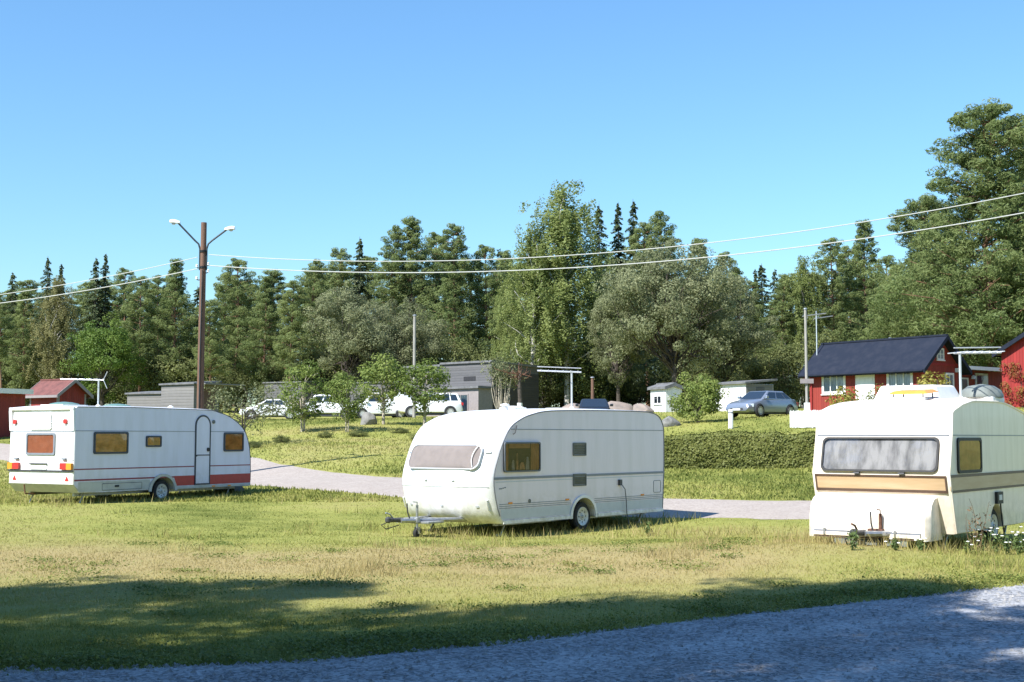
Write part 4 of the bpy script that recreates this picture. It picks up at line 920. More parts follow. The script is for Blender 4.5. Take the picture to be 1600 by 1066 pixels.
# picket fence, bollard
def picket_fence():
    a = at(1234, 655, 60); b = at(1300, 655, 57.5); dx, dy = b.x-a.x, b.y-a.y; L = math.hypot(dx, dy)
    r = thing('picket_fence', 'low white picket fence between the silver car and red cottage', 'fence', (a.x, a.y, g1(a.x, a.y)), math.atan2(dy, dx))
    n = int(L/.115); pm = MB().add([(0, 0, .03), (.09, 0, .03), (.09, .02, .03), (0, .02, .03), (0, 0, .76), (.09, 0, .76), (.09, .02, .76), (0, .02, .76), (.045, 0, .83), (.045, .02, .83)], [(0, 1, 5, 8, 4), (2, 3, 7, 9, 6), (0, 3, 2, 1), (0, 4, 7, 3), (1, 2, 6, 5), (4, 8, 9, 7), (8, 5, 6, 9)]).mesh('picket')
    for k in range(n):
        o = link_mesh('picket', pm, M['whitepaint'], r); o.location = (k*.115, random.uniform(-.004, .004), random.uniform(-.015, .015))
    for z in (.2, .58): MB().box(-.02, L+.02, .021, .06, z, z+.07).build('rail', M['whitepaint'], r)
    for k in range(3): x = .1+(L-.2)*k/2; MB().box(x-.04, x+.04, .061, .14, -.2, .7).build('post', M['whitepaint'], r)
picket_fence()
def bollard(px, py, Y, h, label):
    p = at(px, py, Y); r = thing('bollard', label, 'post', (p.x, p.y, g1(p.x, p.y)), .3)
    MB().lathe([(.12, -.2), (.12, h-.05), (.10, h-.02), (.04, h)], (0, 0, 0), 'z', 14).build('post', M['whitepaint'], r, smooth=True)
    MB().lathe([(.123, h*.78), (.123, h*.86)], (0, 0, 0), 'z', 14).build('band', M['greystrip'], r)
bollard(1142, 671, 63, .95, 'short white post standing between hedge and round bush')

# ------------------------------------------------------------------ lamp post and wires
M['polewood'] = mat('tarred_pole', (0.165, 0.088, 0.058), 0.85, var=.25, scale=3, stretch=(6, 6, .5), bump=.4, bscale=30, c2=(.10, .06, .045))
M['greywood'] = mat('grey_pole_wood', (0.34, 0.32, 0.29), 0.85, var=.2, scale=4, stretch=(5, 5, .5))
M['lampmetal'] = mat('lamp_arm', (0.05, 0.06, 0.065), 0.5, .4)
M['lamphead'] = mat('lamp_head', (0.74, 0.75, 0.76), 0.35, var=.05)
M['wire'] = mat('pale_cable', (0.50, 0.50, 0.47), 0.5, var=.04)
PT = at(318.5, 348, 45); PB = (PT.x - .02, 45.0)
def lamp_post():
    zb = g1(*PB); r = thing('lamp_post', 'tall brown wooden lamp post with two outstretched lamps behind the striped caravan', 'lamp post', (PB[0], PB[1], zb)); H = PT.z - zb
    MB().tube([(0, 0, -.4), (.01, 0, H*.5), (.025, 0, H)], [.13, .115, .10], 14).build('pole', M['polewood'], r, smooth=True)
    for sg, dz, ln in ((-1, .20, .76), (1, -.04, .70)):
        x0 = .025+sg*.12; zc = H-.95
        arm = MB().tube([(x0, -.02, zc-.75), (x0, -.02, zc), (x0+sg*.05, -.02, zc+.18), (x0+sg*.18, -.02, zc+.30), (x0+sg*ln, -.10, H-.02+dz-.22)], .032, 8).build('lamp_arm', M['lampmetal'], r, smooth=True)
        hx = x0+sg*ln; hz = H-.02+dz-.22
        rows = []
        for k in range(9):
            t = k/8; w = .72*(.07+.085*math.sin(min(1, t*1.6)*math.pi/2))*(1-.25*max(0, t-.8)/.2); h = .05+.055*math.sin(t*math.pi*.8)
            x = hx-sg*.06+sg*.36*t; z = hz+.02+.03*t
            rows.append([(x, -.1-w, z-.02), (x, -.1-w*.8, z+h*.6), (x, -.1, z+h), (x, -.1+w*.8, z+h*.6), (x, -.1+w, z-.02), (x, -.1, z-.045), (x, -.1-w, z-.02)])
        mb = MB().grid(rows); mb.add(rows[0][:6], [tuple(range(6))]); mb.add(rows[-1][:6], [tuple(range(6))]); hd = mb.build('lamp_head', M['lamphead'], arm, smooth=True, weld=True)
        MB().lathe([(.03, -.04), (.065, -.025), (.07, .0)], (hx+sg*.17, -.1, hz-.01), 'z', 12).build('lens', M['palegrey'], arm, smooth=True)
        for z in (zc-.65, zc-.08): MB().lathe([(.135, -.03), (.135, .03)], (.02, 0, z), 'z', 12).build('clamp', M['lampmetal'], arm)
    for (x, z) in ((.16, PT.z-zb-2.9+1.1), (.16, H-1.55), (-.16, H-1.62), (-.16, H-2.05)):
        MB().tube([(0, 0, z), (x, 0, z), (x*1.25, 0, z+.05)], .018, 6).build('hook', M['lampmetal'], r)
        MB().lathe([(.03, -.02), (.045, .0), (.035, .03), (.045, .06), (.02, .09)], (x*1.25, 0, z+.04), 'z', 10).build('insulator', M['whitepaint'], r)
    MB().tube([(.0, -.14, .3), (.0, -.14, H*.5), (.03, -.135, H-1.7)], .018, 6).build('conduit', M['lampmetal'], r)
    return zb, H
PZ, PH = lamp_post()
def wire(label, A, B, sag, r=.022):
    pts = []
    for k in range(41):
        t = k/40; p = A.lerp(B, t); pts.append((p.x, p.y, p.z-sag*4*t*(1-t)))
    o = MB().tube(pts, r, 6).build('power_line', M['wire'], smooth=True); return tag(o, label, 'cable', 'overhead cables')
Ax = PB[0]+.02
import itertools
def fit_wire(label, start, B, mid, rad):
    """choose the sag so that the cable hangs through a point seen along it"""
    A = Vector(start); best = None
    for s in np.linspace(0, 2.5, 60):
        err = 0
        for (mx, my) in mid:
            for t in np.linspace(0, 1, 200):
                p = A.lerp(B, t); z = p.z-s*4*t*(1-t); px = 800+FPX*p.x/(p.y*math.cos(PITCH)+(z-EYE)*math.sin(PITCH))
                if abs(px-mx) < 8:
                    py = 533-FPX*((z-EYE)*math.cos(PITCH)-p.y*math.sin(PITCH))/(p.y*math.cos(PITCH)+(z-EYE)*math.sin(PITCH)); err += abs(py-my); break
        if best is None or err < best[0]: best = (err, s)
    wire(label, A, B, best[1], rad)
fit_wire('upper pale cable running from the lamp post towards the tall pine', (Ax+.2, 45, at(330, 398, 45).z), at(1760, 268, 36), [(600, 409), (1000, 390), (1400, 340), (1590, 307)], .014)
fit_wire('lower pale cable running from the lamp post towards the tall pine', (Ax+.2, 45, at(330, 415, 45).z), at(1760, 302, 36), [(600, 430), (1000, 412), (1400, 364), (1590, 334)], .016)
fit_wire('upper pale cable running from the lamp post over the red shed', (Ax-.2, 45, at(305, 402, 45).z), at(-220, 482, 52), [(20, 456), (200, 429)], .013)
fit_wire('lower pale cable running from the lamp post over the red shed', (Ax-.2, 45, at(305, 420, 45).z), at(-220, 492, 52), [(20, 470), (200, 442)], .015)

def mast(name, px, ytop, ybase, Y, rad, label, m, cross=None, board=None):
    p = at(px, ybase, Y); zb = g1(p.x, p.y); t = at(px, ytop, Y).z; r = thing(name, label, 'pole', (p.x, p.y, zb)); H = t-zb
    MB().tube([(0, 0, -.3), (0, 0, H)], [rad, rad*.8], 10).build('pole', m, r, smooth=True)
    MB().lathe([(rad*1.2, 0), (rad*1.1, .05), (.01, .09)], (0, 0, H-.02), 'z', 10).build('cap', M['metal'], r)
    if cross: MB().tube([(-cross*.15, 0, H-.35), (cross, .1, H-.2)], .03, 6).build('cross_arm', M['metal'], r)
    if board:
        MB().box(-.32, .30, -rad-.06, -rad-.005, board, board+.22).build('board', M['trimgrey'], r)
        MB().box(-.12, .12, -rad-.04, rad+.02, board-1.3, board-.9).build('meter_box', M['whitepaint'], r)
mast('utility_pole', 1261, 483, 640, 60, .075, 'pale pole with a small board at the cottage corner', M['greywood'], 1.0, 2.0)
mast('aerial_mast', 1278, 488, 640, 68, .035, 'thin aerial mast behind the blue black roof', M['alu'], .9)
mast('utility_pole', 647, 493, 650, 88, .12, 'grey pole rising behind the young trees', M['greywood'])
mast('utility_pole', 926, 590, 645, 88, .13, 'brown post beside the leaning birch stems', M['polewood'])

# ------------------------------------------------------------------ cars
M['silver'] = mat('silver_paint', (0.27, 0.31, 0.38), 0.3, .5, var=.03, coat=.6)
M['carwhite'] = mat('white_car_paint', (0.80, 0.80, 0.80), 0.3, var=.02, coat=.5)
M['carblack'] = mat('dark_car_paint', (0.02, 0.022, 0.028), 0.3, var=.02, coat=.6)
M['carglass'] = mat('dark_car_glass', (0.02, 0.03, 0.045), 0.06, var=.02, spec=.8)
M['headlamp'] = mat('headlamp', (0.72, 0.74, 0.76), 0.12, .2, var=.04)
M['tonneau'] = mat('black_tonneau', (0.03, 0.03, 0.032), 0.6)
SH = {
 'sedan': dict(L=4.5, hw=.90, low=[(2.25, .50, .32), (2.16, .70, .24), (1.85, .80, .20), (1.0, .95, .20), (-1.4, .99, .20), (-2.0, 1.0, .22), (-2.20, .92, .28), (-2.27, .62, .34)], cab=(1.12, -1.85, .30, -1.05, .95, 1.43), wh=(1.38, -1.35, .33)),
 'suv': dict(L=4.7, hw=.95, low=[(2.30, .62, .42), (2.22, .92, .34), (1.85, 1.02, .30), (1.05, 1.10, .30), (-1.6, 1.14, .30), (-2.2, 1.14, .34), (-2.34, .70, .42)], cab=(1.15, -2.28, .45, -1.95, 1.08, 1.74), wh=(1.42, -1.40, .38)),
 'van': dict(L=4.6, hw=.92, low=[(2.28, .60, .36), (2.2, .86, .30), (1.75, .98, .26), (1.25, 1.08, .26), (-1.8, 1.10, .26), (-2.2, 1.10, .30), (-2.28, .7, .36)], cab=(1.45, -2.26, .75, -2.15, 1.05, 1.86), wh=(1.45, -1.35, .33)),
 'pickup': dict(L=5.2, hw=.93, low=[(2.6, .65, .45), (2.5, .98, .40), (2.1, 1.08, .36), (1.35, 1.14, .36), (-1.0, 1.14, .36), (-2.5, 1.14, .40), (-2.6, .75, .46)], cab=(1.4, -.75, .75, -.55, 1.10, 1.76), wh=(1.65, -1.55, .38)),
}
def car(name, label, kind, px, py, Y, heading, paint, group=None, cat='car'):
    s = SH[kind]; p = at(px, py, Y); zb = g1(p.x, p.y)
    r = thing(name, label, cat, (p.x, p.y, zb), heading, group); hw = s['hw']; rows = []
    for (x, zt, zl) in s['low']:
        k = 1 if abs(x) < s['L']*.38 else (.94 if abs(x) < s['L']*.47 else .84); w = hw*k
        h = [(.80*w, zl), (.97*w, zl+.08), (1.0*w, zl+(zt-zl)*.45), (.985*w, zl+(zt-zl)*.72), (.93*w, zt-.05), (.80*w, zt), (.4*w, zt+.025)]
        rows.append([(x, y, z) for y, z in h]+[(x, -y, z) for y, z in h[::-1]]+[(x, h[0][0], h[0][1])])
    mb = MB().grid(rows); mb.add(rows[0][:-1], [tuple(range(14))]); mb.add(rows[-1][:-1], [tuple(range(14))]); mb.build('body', paint, r, smooth=True, weld=True)
    f0, r0, f1, r1, zb_, zt = s['cab']; wb, wt = hw*.92, hw*.72; zb_ -= .04
    MB().hexa([(f0, wb, zb_), (r0, wb, zb_), (r0, -wb, zb_), (f0, -wb, zb_)], [(f1, wt, zt), (r1, wt, zt), (r1, -wt, zt), (f1, -wt, zt)]).build('cabin', paint, r, bevel=.07, seg=3, smooth=True)
    def pane(nm, quad, off):
        o = Vector(off)*.012; c = sum((Vector(q) for q in quad), Vector())/4
        MB().hexa([Vector(q)-o*.5 for q in quad], [Vector(q)+o for q in quad]).build(nm, M['carglass'], r)
    def S2(t, h, sg):       # on the cabin side: t from front to rear, h from belt to roof
        xb = f0+(r0-f0)*t; xt = f1+(r1-f1)*t; w = wb+(wt-wb)*h; return (xb+(xt-xb)*h, sg*w, zb_+(zt-zb_)*h)
    for sg in (1, -1):
        if kind == 'van': segs = ((.07, .33),)
        elif kind == 'pickup': segs = ((.10, .50), (.55, .90))
        else: segs = ((.08, .42), (.46, .74), (.77, .93))
        for (a, b) in segs: pane('side_window', [S2(a, .22, sg), S2(b, .22, sg), S2(b, .84, sg), S2(a, .84, sg)], (0, sg, .35))
        MB().box(f0-.42, f0-.22, *sorted((sg*wb, sg*(wb+.18))), zb_+.10, zb_+.24).build('door_mirror', paint, r, bevel=.03)
        L_ = s['low']; zf = L_[1][1]
        MB().hexa([(L_[1][0]-.02, sg*hw*.80, zf-.17), (L_[2][0], sg*hw*.955, zf-.17), (L_[2][0], sg*hw*.93, zf-.15), (L_[1][0]-.05, sg*hw*.55, zf-.17)],
                  [(L_[1][0]-.04, sg*hw*.78, zf-.02), (L_[2][0], sg*hw*.945, zf-.0), (L_[2][0], sg*hw*.92, zf+.0), (L_[1][0]-.06, sg*hw*.52, zf-.02)]).build('headlamp', M['headlamp'], r)
        xr = -s['L']/2; MB().box(xr-.02, xr+.16, *sorted((sg*hw*.62, sg*hw*.9)), L_[-2][1]-.28, L_[-2][1]-.08).build('tail_lamp', M['red_lamp'], r)
    w_ = lambda t, h, k: (f0+(f1-f0)*h, k*(wb+(wt-wb)*h)*.86, zb_+(zt-zb_)*h)
    pane('windscreen', [w_(0, .12, 1), w_(0, .12, -1), w_(0, .92, -1), w_(0, .92, 1)], (.8, 0, .6))
    w2 = lambda h, k: (r0+(r1-r0)*h, k*(wb+(wt-wb)*h)*.84, zb_+(zt-zb_)*h)
    pane('rear_window', [w2(.2, 1), w2(.2, -1), w2(.86, -1), w2(.86, 1)], (-.8, 0, .5))
    xf = s['low'][0][0]; z0 = s['low'][0][2]
    MB().box(xf-.06, xf+.015, -.42, .42, z0+.04, z0+.15).build('grille', M['darkplastic'], r)
    MB().box(xf-.02, xf+.03, -.26, .26, z0+.02, z0+.03+.09).build('number_plate', M['whitepaint'], r)
    for xw in s['wh'][:2]:
        for sg in (-1, 1):
            rad = s['wh'][2]; MB().lathe([(rad*1.16, 0), (rad*1.16, .03)], (xw, sg*(hw-.012)-.015, rad*1.02), 'y', 20).build('wheel_arch', M['darkplastic'], r)
            ty = MB().lathe([(rad*.66, -.012), (rad*.95, -.008), (rad, .02), (rad, .17), (rad*.9, .19)] if sg < 0 else [(rad*.9, -.19), (rad, -.17), (rad, -.02), (rad*.95, .008), (rad*.66, .012)], (xw, sg*(hw+.035), rad), 'y', 22).build('wheel', M['tyre'], r, smooth=True)
            MB().lathe([(rad*.10, -.012), (rad*.60, -.006), (rad*.68, -.014), (rad*.68, .02)] if sg < 0 else [(rad*.68, -.02), (rad*.68, .014), (rad*.60, .006), (rad*.10, .012)], (xw, sg*(hw+.04), rad), 'y', 22).build('rim', M['rim'], ty, smooth=True)
    MB().box(-s['L']*.28, s['L']*.28, -hw*.86, hw*.86, .17, .34).build('underbody', M['darkplastic'], r)
    if kind == 'pickup': MB().box(-2.52, -.78, -.84, .84, 1.12, 1.19).build('bed_cover', M['tonneau'], r, bevel=.02)
    return r
car('car', 'silver sedan parked on the grass beside the red cottage', 'sedan', 1191, 652, 70.5, R(180+42), M['silver'])
car('car', 'low white car parked leftmost in the row by the striped caravan', 'sedan', 425, 655, 92, R(184), M['carwhite'], 'white cars parked in a row')
car('pickup', 'white pickup with black bed cover behind the forked young tree', 'pickup', 510, 653, 94, R(182), M['carwhite'], 'white cars parked in a row', 'pickup')
car('van', 'white panel van parked beside the boulder', 'van', 594, 651, 93, R(196), M['carwhite'], 'white cars parked in a row', 'van')
car('car', 'white off road car parked beside the grey house porch', 'suv', 671, 650, 93, R(190), M['carwhite'], 'white cars parked in a row')
car('car', 'dark car by the rocks, only its roof showing over the rounded caravan', 'sedan', 928, 668, 69, R(268), M['carblack'])

# ------------------------------------------------------------------ rocks
def rock(px, py, Y, sx, sy, sz, label, m, seed):
    p = at(px, py, Y); rn = random.Random(seed)
    bm = bmesh.new(); bmesh.ops.create_icosphere(bm, subdivisions=3, radius=1)
    ax = [Vector((rn.uniform(-1, 1), rn.uniform(-1, 1), rn.uniform(-.3, 1))).normalized() for _ in range(9)]; cut = [rn.uniform(.62, .95) for _ in ax]
    for v in bm.verts:
        for a, c in zip(ax, cut):
            d = v.co.dot(a)
            if d > c: v.co -= a*(d-c)*.85
        v.co *= 1+rn.uniform(-.03, .03)
    me = bpy.data.meshes.new('boulder'); bm.to_mesh(me); bm.free(); me.polygons.foreach_set('use_smooth', [True]*len(me.polygons)); me.set_sharp_from_angle(angle=R(30))
    o = link_mesh('boulder', me, m); o.location = (p.x, p.y, g1(p.x, p.y)+sz*.25); o.scale = (sx, sy, sz); o.rotation_euler = (0, 0, rn.uniform(0, 6)); return tag(o, label, 'boulder')
rock(575, 657, 68, .62, .5, .55, 'grey boulder under the young trees', M['greystone'], 1)
rock(965, 645, 88, 1.3, 1.1, .62, 'broad pinkish granite boulder left of the white hut', M['stone'], 2)
rock(895, 645, 87, 1.1, .9, .55, 'small pinkish boulder beside the leaning birch stems', M['stone'], 3)
rock(1003, 648, 84, .9, .8, .5, 'low granite boulder at the white hut corner', M['stone'], 4)
rock(1046, 662, 66, .6, .55, .42, 'grey boulder at the foot of the round bush', M['greystone'], 5)

# ------------------------------------------------------------------ vegetation
L_ = {}
L_['pine'] = leaf_mat('pine_needles', (0.155, 0.210, 0.072), (0.305, 0.350, 0.135), .50)
L_['spruce'] = leaf_mat('spruce_needles', (0.062, 0.095, 0.042), (0.140, 0.170, 0.072), .28)
L_['birch'] = leaf_mat('birch_leaves', (0.165, 0.210, 0.060), (0.305, 0.345, 0.115), .50)
L_['brownbirch'] = leaf_mat('browning_birch_leaves', (0.150, 0.150, 0.055), (0.265, 0.245, 0.100), .34)
L_['oak'] = leaf_mat('broad_leaves', (0.155, 0.178, 0.085), (0.320, 0.335, 0.180), .48)
L_['lime'] = leaf_mat('bright_leaves', (0.085, 0.150, 0.025), (0.190, 0.255, 0.050), .35)
L_['young'] = leaf_mat('young_leaves', (0.110, 0.165, 0.035), (0.270, 0.320, 0.085), .42)
L_['apple'] = leaf_mat('grey_green_leaves', (0.110, 0.130, 0.060), (0.220, 0.230, 0.115), .28)
L_['yellow'] = leaf_mat('yellow_green_leaves', (0.20, 0.20, 0.04), (0.40, 0.34, 0.08), .3)
L_['hedge'] = leaf_mat('hedge_leaves', (0.075, 0.105, 0.024), (0.205, 0.215, 0.058), .3)
L_['dark'] = leaf_mat('undergrowth_leaves', (0.085, 0.110, 0.036), (0.19, 0.205, 0.070), .35)
M['pinebark'] = mat('pine_bark', (0.24, 0.125, 0.075), 0.9, var=.3, scale=3, c2=(0.12, 0.085, 0.065), bump=.5, bscale=14)
M['darkbark'] = mat('dark_bark', (0.085, 0.068, 0.055), 0.9, var=.3, scale=4, bump=.5, bscale=16)
M['birchbark'] = mat('birch_bark', (0.52, 0.49, 0.44), 0.8, var=.4, scale=5, c2=(0.10, 0.09, 0.08), stretch=(1, 1, 2.2), bump=.2)
M['palebark'] = mat('pale_stems', (0.42, 0.37, 0.29), 0.85, var=.25, scale=8)

def unit(v): return v/np.maximum(np.linalg.norm(v, axis=-1, keepdims=True), 1e-9)
def leaf_mesh(name, C, Nr, size, aspect, rg, tint=None, fold=.0):
    n = len(C); size = np.broadcast_to(size, n)*rg.uniform(.7, 1.3, n); Nr = unit(Nr)
    a = unit(np.cross(Nr, rg.normal(size=(n, 3)))); b = np.cross(Nr, a)
    A = a*size[:, None]*.5; B = b*(size*aspect)[:, None]*.5; up = Nr*(size*.12)[:, None]
    V = np.stack([C-A, C-B+up, C+A, C+B+up], 1).reshape(-1, 3); F = np.arange(4*n).reshape(n, 4)
    me = np_mesh(name, V, F); t = rg.random(n) if tint is None else np.clip(tint+rg.normal(0, .16, n), 0, 1)
    add_attr(me, 'tint', np.repeat(t, 4)); return me
def clump(rg, c, rad, n, shell=.5, nb=.9):
    shell = max(shell, .6)
    v = unit(rg.normal(size=(n, 3))); r = shell+(1-shell)*rg.random(n)**.6; p = v*r[:, None]
    return np.array(c)+p*np.array(rad), v*nb+rg.normal(size=(n, 3))*.55+np.array([0, 0, .25])

def limb(mb, p0, p1, r0, r1, rg, bend=.12, n=4, sides=6):
    p0 = np.array(p0, float); p1 = np.array(p1, float); l = np.linalg.norm(p1-p0); off = rg.normal(size=3)*l*bend
    pts = [p0+(p1-p0)*t+off*math.sin(t*math.pi) for t in np.linspace(0, 1, n)]
    mb.tube([tuple(p) for p in pts], [r0+(r1-r0)*t for t in np.linspace(0, 1, n)], sides); return pts

PROTO = {}
def finish(key, trunk, C, Nn, T, size, aspect, rg, lm, bm_, H):
    tm = trunk.mesh('trunk', smooth=True); tm.materials.append(bm_)
    cm = leaf_mesh('crown', np.concatenate(C), np.concatenate(Nn), size, aspect, rg, np.concatenate(T)); cm.materials.append(lm); PROTO.setdefault(key, []).append((tm, cm, H))

def make_pine(seed, H=20., base=.34, R0=2.9, leaf=.25, per=84, nb=70, dens=1.0):
    rg = np.random.default_rng(seed); mb = MB(); lean = rg.normal(size=2)*.35
    ax = lambda z: np.array([lean[0]*(z/H)**2+.15*math.sin(z*.5+seed), lean[1]*(z/H)**2, z])
    mb.tube([tuple(ax(z)) for z in np.linspace(-.4, H*.97, 14)], list(np.linspace(.23, .04, 14)), 8)
    C, Nn, T = [], [], []
    for k in range(nb):
        hh = (k+rg.random())/nb; z = H*(base+(1-base)*hh*.985); prof = (.5+.5*min(1, hh/.2))*max(0, 1-hh)**.42*(.85+.28*math.sin(hh*8+seed))+.06
        r = R0*prof*rg.uniform(.5, 1.18); an = k*2.4+rg.uniform(-.5, .5); d = np.array([math.cos(an), math.sin(an), 0])
        p0 = ax(z-.25*r); p1 = ax(z)+d*r+np.array([0, 0, rg.uniform(-.1, .35)*r*.5]); limb(mb, p0, p1, .055, .015, rg, .08, 4, 5)
        tt = rg.uniform(.25, .75)
        for q in range(int(2+r*1.6)):
            s = rg.uniform(.45, 1.06); c = p0+(p1-p0)*s+rg.normal(size=3)*np.array([.4, .4, .35])*r*.32+np.array([0, 0, .18])
            rad = np.array([.62, .62, .40])*rg.uniform(.65, 1.3)*(1-.30*hh)
            a, b = clump(rg, c, rad, int(per*dens), .62, 1.0); C.append(a); Nn.append(b); T.append(np.full(len(a), tt))
    c = ax(H*.97); a, b = clump(rg, c, (.3, .3, .5), per, .3); C.append(a); Nn.append(b); T.append(np.full(len(a), .5))
    finish('pine', mb, C, Nn, T, leaf, .26, rg, L_['pine'], M['pinebark'], H)

def make_spruce(seed, H=18., R0=2.9, leaf=.24):
    rg = np.random.default_rng(seed); mb = MB(); mb.tube([(0, 0, z) for z in np.linspace(-.4, H, 10)], list(np.linspace(.24, .015, 10)), 8)
    C, Nn, T = [], [], []; z = H*.08
    while z < H*.985:
        hh = z/H; r = R0*(1-hh)**.8*rg.uniform(.85, 1.12)+.10; nbr = max(5, int(10*(1-hh)+4))
        for k in range(nbr):
            an = rg.uniform(0, 6.283); d = np.array([math.cos(an), math.sin(an), 0]); rr_ = r*rg.uniform(.5, 1.25); n = int(16+46*rr_/R0)
            s = rg.uniform(.12, 1, n)**.8; droop = -.42*rr_*s**1.6+.18*rr_*s**4; side = np.array([-d[1], d[0], 0])
            P = np.array([0, 0, z+rg.uniform(-.3, .3)])+d*(s*rr_)[:, None]+side*(rg.normal(size=n)*.16*(1.2-s*.6)*rr_)[:, None]; P[:, 2] += droop-rg.random(n)*.20*s
            C.append(P); Nn.append(np.array([0, 0, .75])+d*.5+rg.normal(size=(n, 3))*.45); T.append(np.full(n, rg.uniform(.2, .8)))
            if k % 3 == 0: mb.tube([(0, 0, z), tuple(d*rr_*.6+np.array([0, 0, z-.16*rr_])), tuple(d*rr_*.95+np.array([0, 0, z-.36*rr_]))], [.03, .02, .008], 4)
        z += .26+.14*(1-hh)
    finish('spruce', mb, C, Nn, T, leaf, .42, rg, L_['spruce'], M['darkbark'], H)

def make_birch(seed, H=18., R0=3.3, base=.14, leaf=.165, strands=560, key='birch', lm='birch', bark='birchbark', per=58):
    rg = np.random.default_rng(seed); mb = MB(); lean = rg.normal(size=2)*.5; ax = lambda z: np.array([lean[0]*(z/H)**2, lean[1]*(z/H)**2, z])
    mb.tube([tuple(ax(z)) for z in np.linspace(-.4, H*.95, 12)], list(np.linspace(.20, .02, 12)), 8); C, Nn, T = [], [], []; limbs = []
    for k in range(26):
        hh = (k+.5)/26; z0 = H*(base+.06+(.74-base)*hh); an = k*2.4; zt = z0+H*.16*rg.uniform(.7, 1.2)
        pr = math.sin(min(1, ((zt/H-base)/(1-base))*.97+.03)**.62*math.pi)**.75; d = np.array([math.cos(an), math.sin(an), 0])
        p1 = ax(zt)+d*R0*pr*rg.uniform(.55, .9); limbs.append((limb(mb, ax(z0), p1, .07, .015, rg, .10, 5, 5), pr))
    for k in range(strands):
        pts, pr = limbs[rg.integers(len(limbs))]; s = rg.uniform(.25, 1.0); i = s*(len(pts)-1); j = min(int(i), len(pts)-2); c = pts[j]+(pts[j+1]-pts[j])*(i-j)
        c = c+rg.normal(size=3)*np.array([.75, .75, .5]); ln = rg.uniform(.6, 2.0); n = int(per*rg.uniform(.6, 1.3)); t = rg.random(n)
        out = unit(np.array([[c[0], c[1], 0.01]]))[0]; P = c+np.stack([out[0]*t*.25, out[1]*t*.25, .25-t*ln], 1)+rg.normal(size=(n, 3))*np.array([.13, .13, .12])
        C.append(P); Nn.append(out*.8+np.array([0, 0, .3])+rg.normal(size=(n, 3))*.6); T.append(np.full(n, rg.uniform(.15, .85)))
    for k in range(26):
        z = H*rg.uniform(.84, .99); c = ax(z)+rg.normal(size=3)*np.array([.38, .38, .15]); a, b = clump(rg, c, (.34, .34, .7), 60, .3); C.append(a); Nn.append(b); T.append(np.full(60, rg.uniform(.2, .8)))
    finish(key, mb, C, Nn, T, leaf, .62, rg, L_[lm], M[bark], H)

def make_broad(seed, H=12., R0=5.2, base=.16, leaf=.20, nclump=150, per=90, key='oak', lm='oak', bark='darkbark', crad=.85, multi=1, flat=1.0, lobes=0):
    rg = np.random.default_rng(seed); mb = MB(); C, Nn, T = [], [], []
    for m in range(multi):
        an = m*2.4+1; off = np.array([math.cos(an), math.sin(an), 0])*(.12*H*.1 if multi > 1 else 0); tl = off*3+np.array([0, 0, H*.5])
        mb.tube([tuple(off*(1+2*t)+np.array([0, 0, -.3+(H*.5+.3)*t])) for t in np.linspace(0, 1, 5)], [.020*H*(1-.45*t)/math.sqrt(multi) for t in np.linspace(0, 1, 5)], 8)
    cz = H*(base+(1-base)*.47); rz = H*(1-base)*.52
    LB = []
    for q in range(lobes):
        v = unit(rg.normal(size=3)); v[2] = abs(v[2])*1.1-.35; LB.append((np.array([0, 0, cz])+v*np.array([R0, R0, rz])*rg.uniform(.45, .72), R0*rg.uniform(.26, .44)))
    for k in range(nclump):
        v = unit(rg.normal(size=3)); v[2] = v[2]*.95; s = rg.uniform(.45, 1.0)**.6; w = 1+.22*math.sin(3*math.atan2(v[1], v[0])+seed)*(1-abs(v[2]))+.12*math.sin(7*v[2]+seed*2)
        c = np.array([0, 0, cz])+v*np.array([R0*w, R0*w, rz])*s*.90
        if lobes and k % 5 > 1: lc, lr = LB[k % lobes]; c = lc+v*lr*s*1.05
        rad = np.array([crad, crad, crad*.78*flat])*rg.uniform(.65, 1.3)
        a, b = clump(rg, c, rad, per, .45, .9); C.append(a); Nn.append(b+v*.5); T.append(np.full(per, rg.uniform(.15, .85)))
        if k % 3 == 0: limb(mb, (0, 0, H*base+rg.random()*H*.25), tuple(c), .010*H*.5, .012, rg, .10, 5, 5)
    finish(key, mb, C, Nn, T, leaf, .62, rg, L_[lm], M[bark], H)

make_pine(1, R0=3.1); make_pine(2, R0=3.5, base=.24, nb=78); make_pine(3, R0=2.9, base=.42, nb=60); make_pine(4, R0=3.7, base=.14, nb=92)
make_spruce(11); make_spruce(12, R0=2.5); make_spruce(13, R0=3.2)
make_birch(21); make_birch(22, R0=2.8, strands=380); make_birch(23, R0=3.7, base=.10, strands=720)
make_birch(24, R0=3.2, base=.08, key='brownbirch', lm='brownbirch')
make_broad(31, nclump=230, per=180, leaf=.15, lobes=17, crad=.7); make_broad(32, R0=4.4, H=13, nclump=200, per=180, leaf=.15, lobes=15, crad=.7)
make_broad(41, H=9, R0=3.6, nclump=130, per=170, leaf=.15, lobes=11, key='lime', lm='lime', base=.1, crad=.65)
make_broad(51, H=3.9, R0=1.25, base=.13, leaf=.12, nclump=64, per=60, key='young', lm='young', bark='palebark', crad=.36, multi=2)
make_broad(52, H=3.7, R0=1.1, base=.18, leaf=.12, nclump=58, per=60, key='young', lm='young', bark='palebark', crad=.34, multi=1)
make_broad(53, H=3.8, R0=1.35, base=.13, leaf=.12, nclump=64, per=60, key='young', lm='young', bark='palebark', crad=.36, multi=3)
make_broad(55, H=3.0, R0=1.7, base=.22, leaf=.10, nclump=48, per=36, key='apple', lm='apple', bark='darkbark', crad=.38, multi=2)
make_broad(61, H=3.0, R0=1.6, base=.02, leaf=.12, nclump=110, per=80, key='bush', lm='young', bark='darkbark', crad=.34, multi=3, lobes=10)
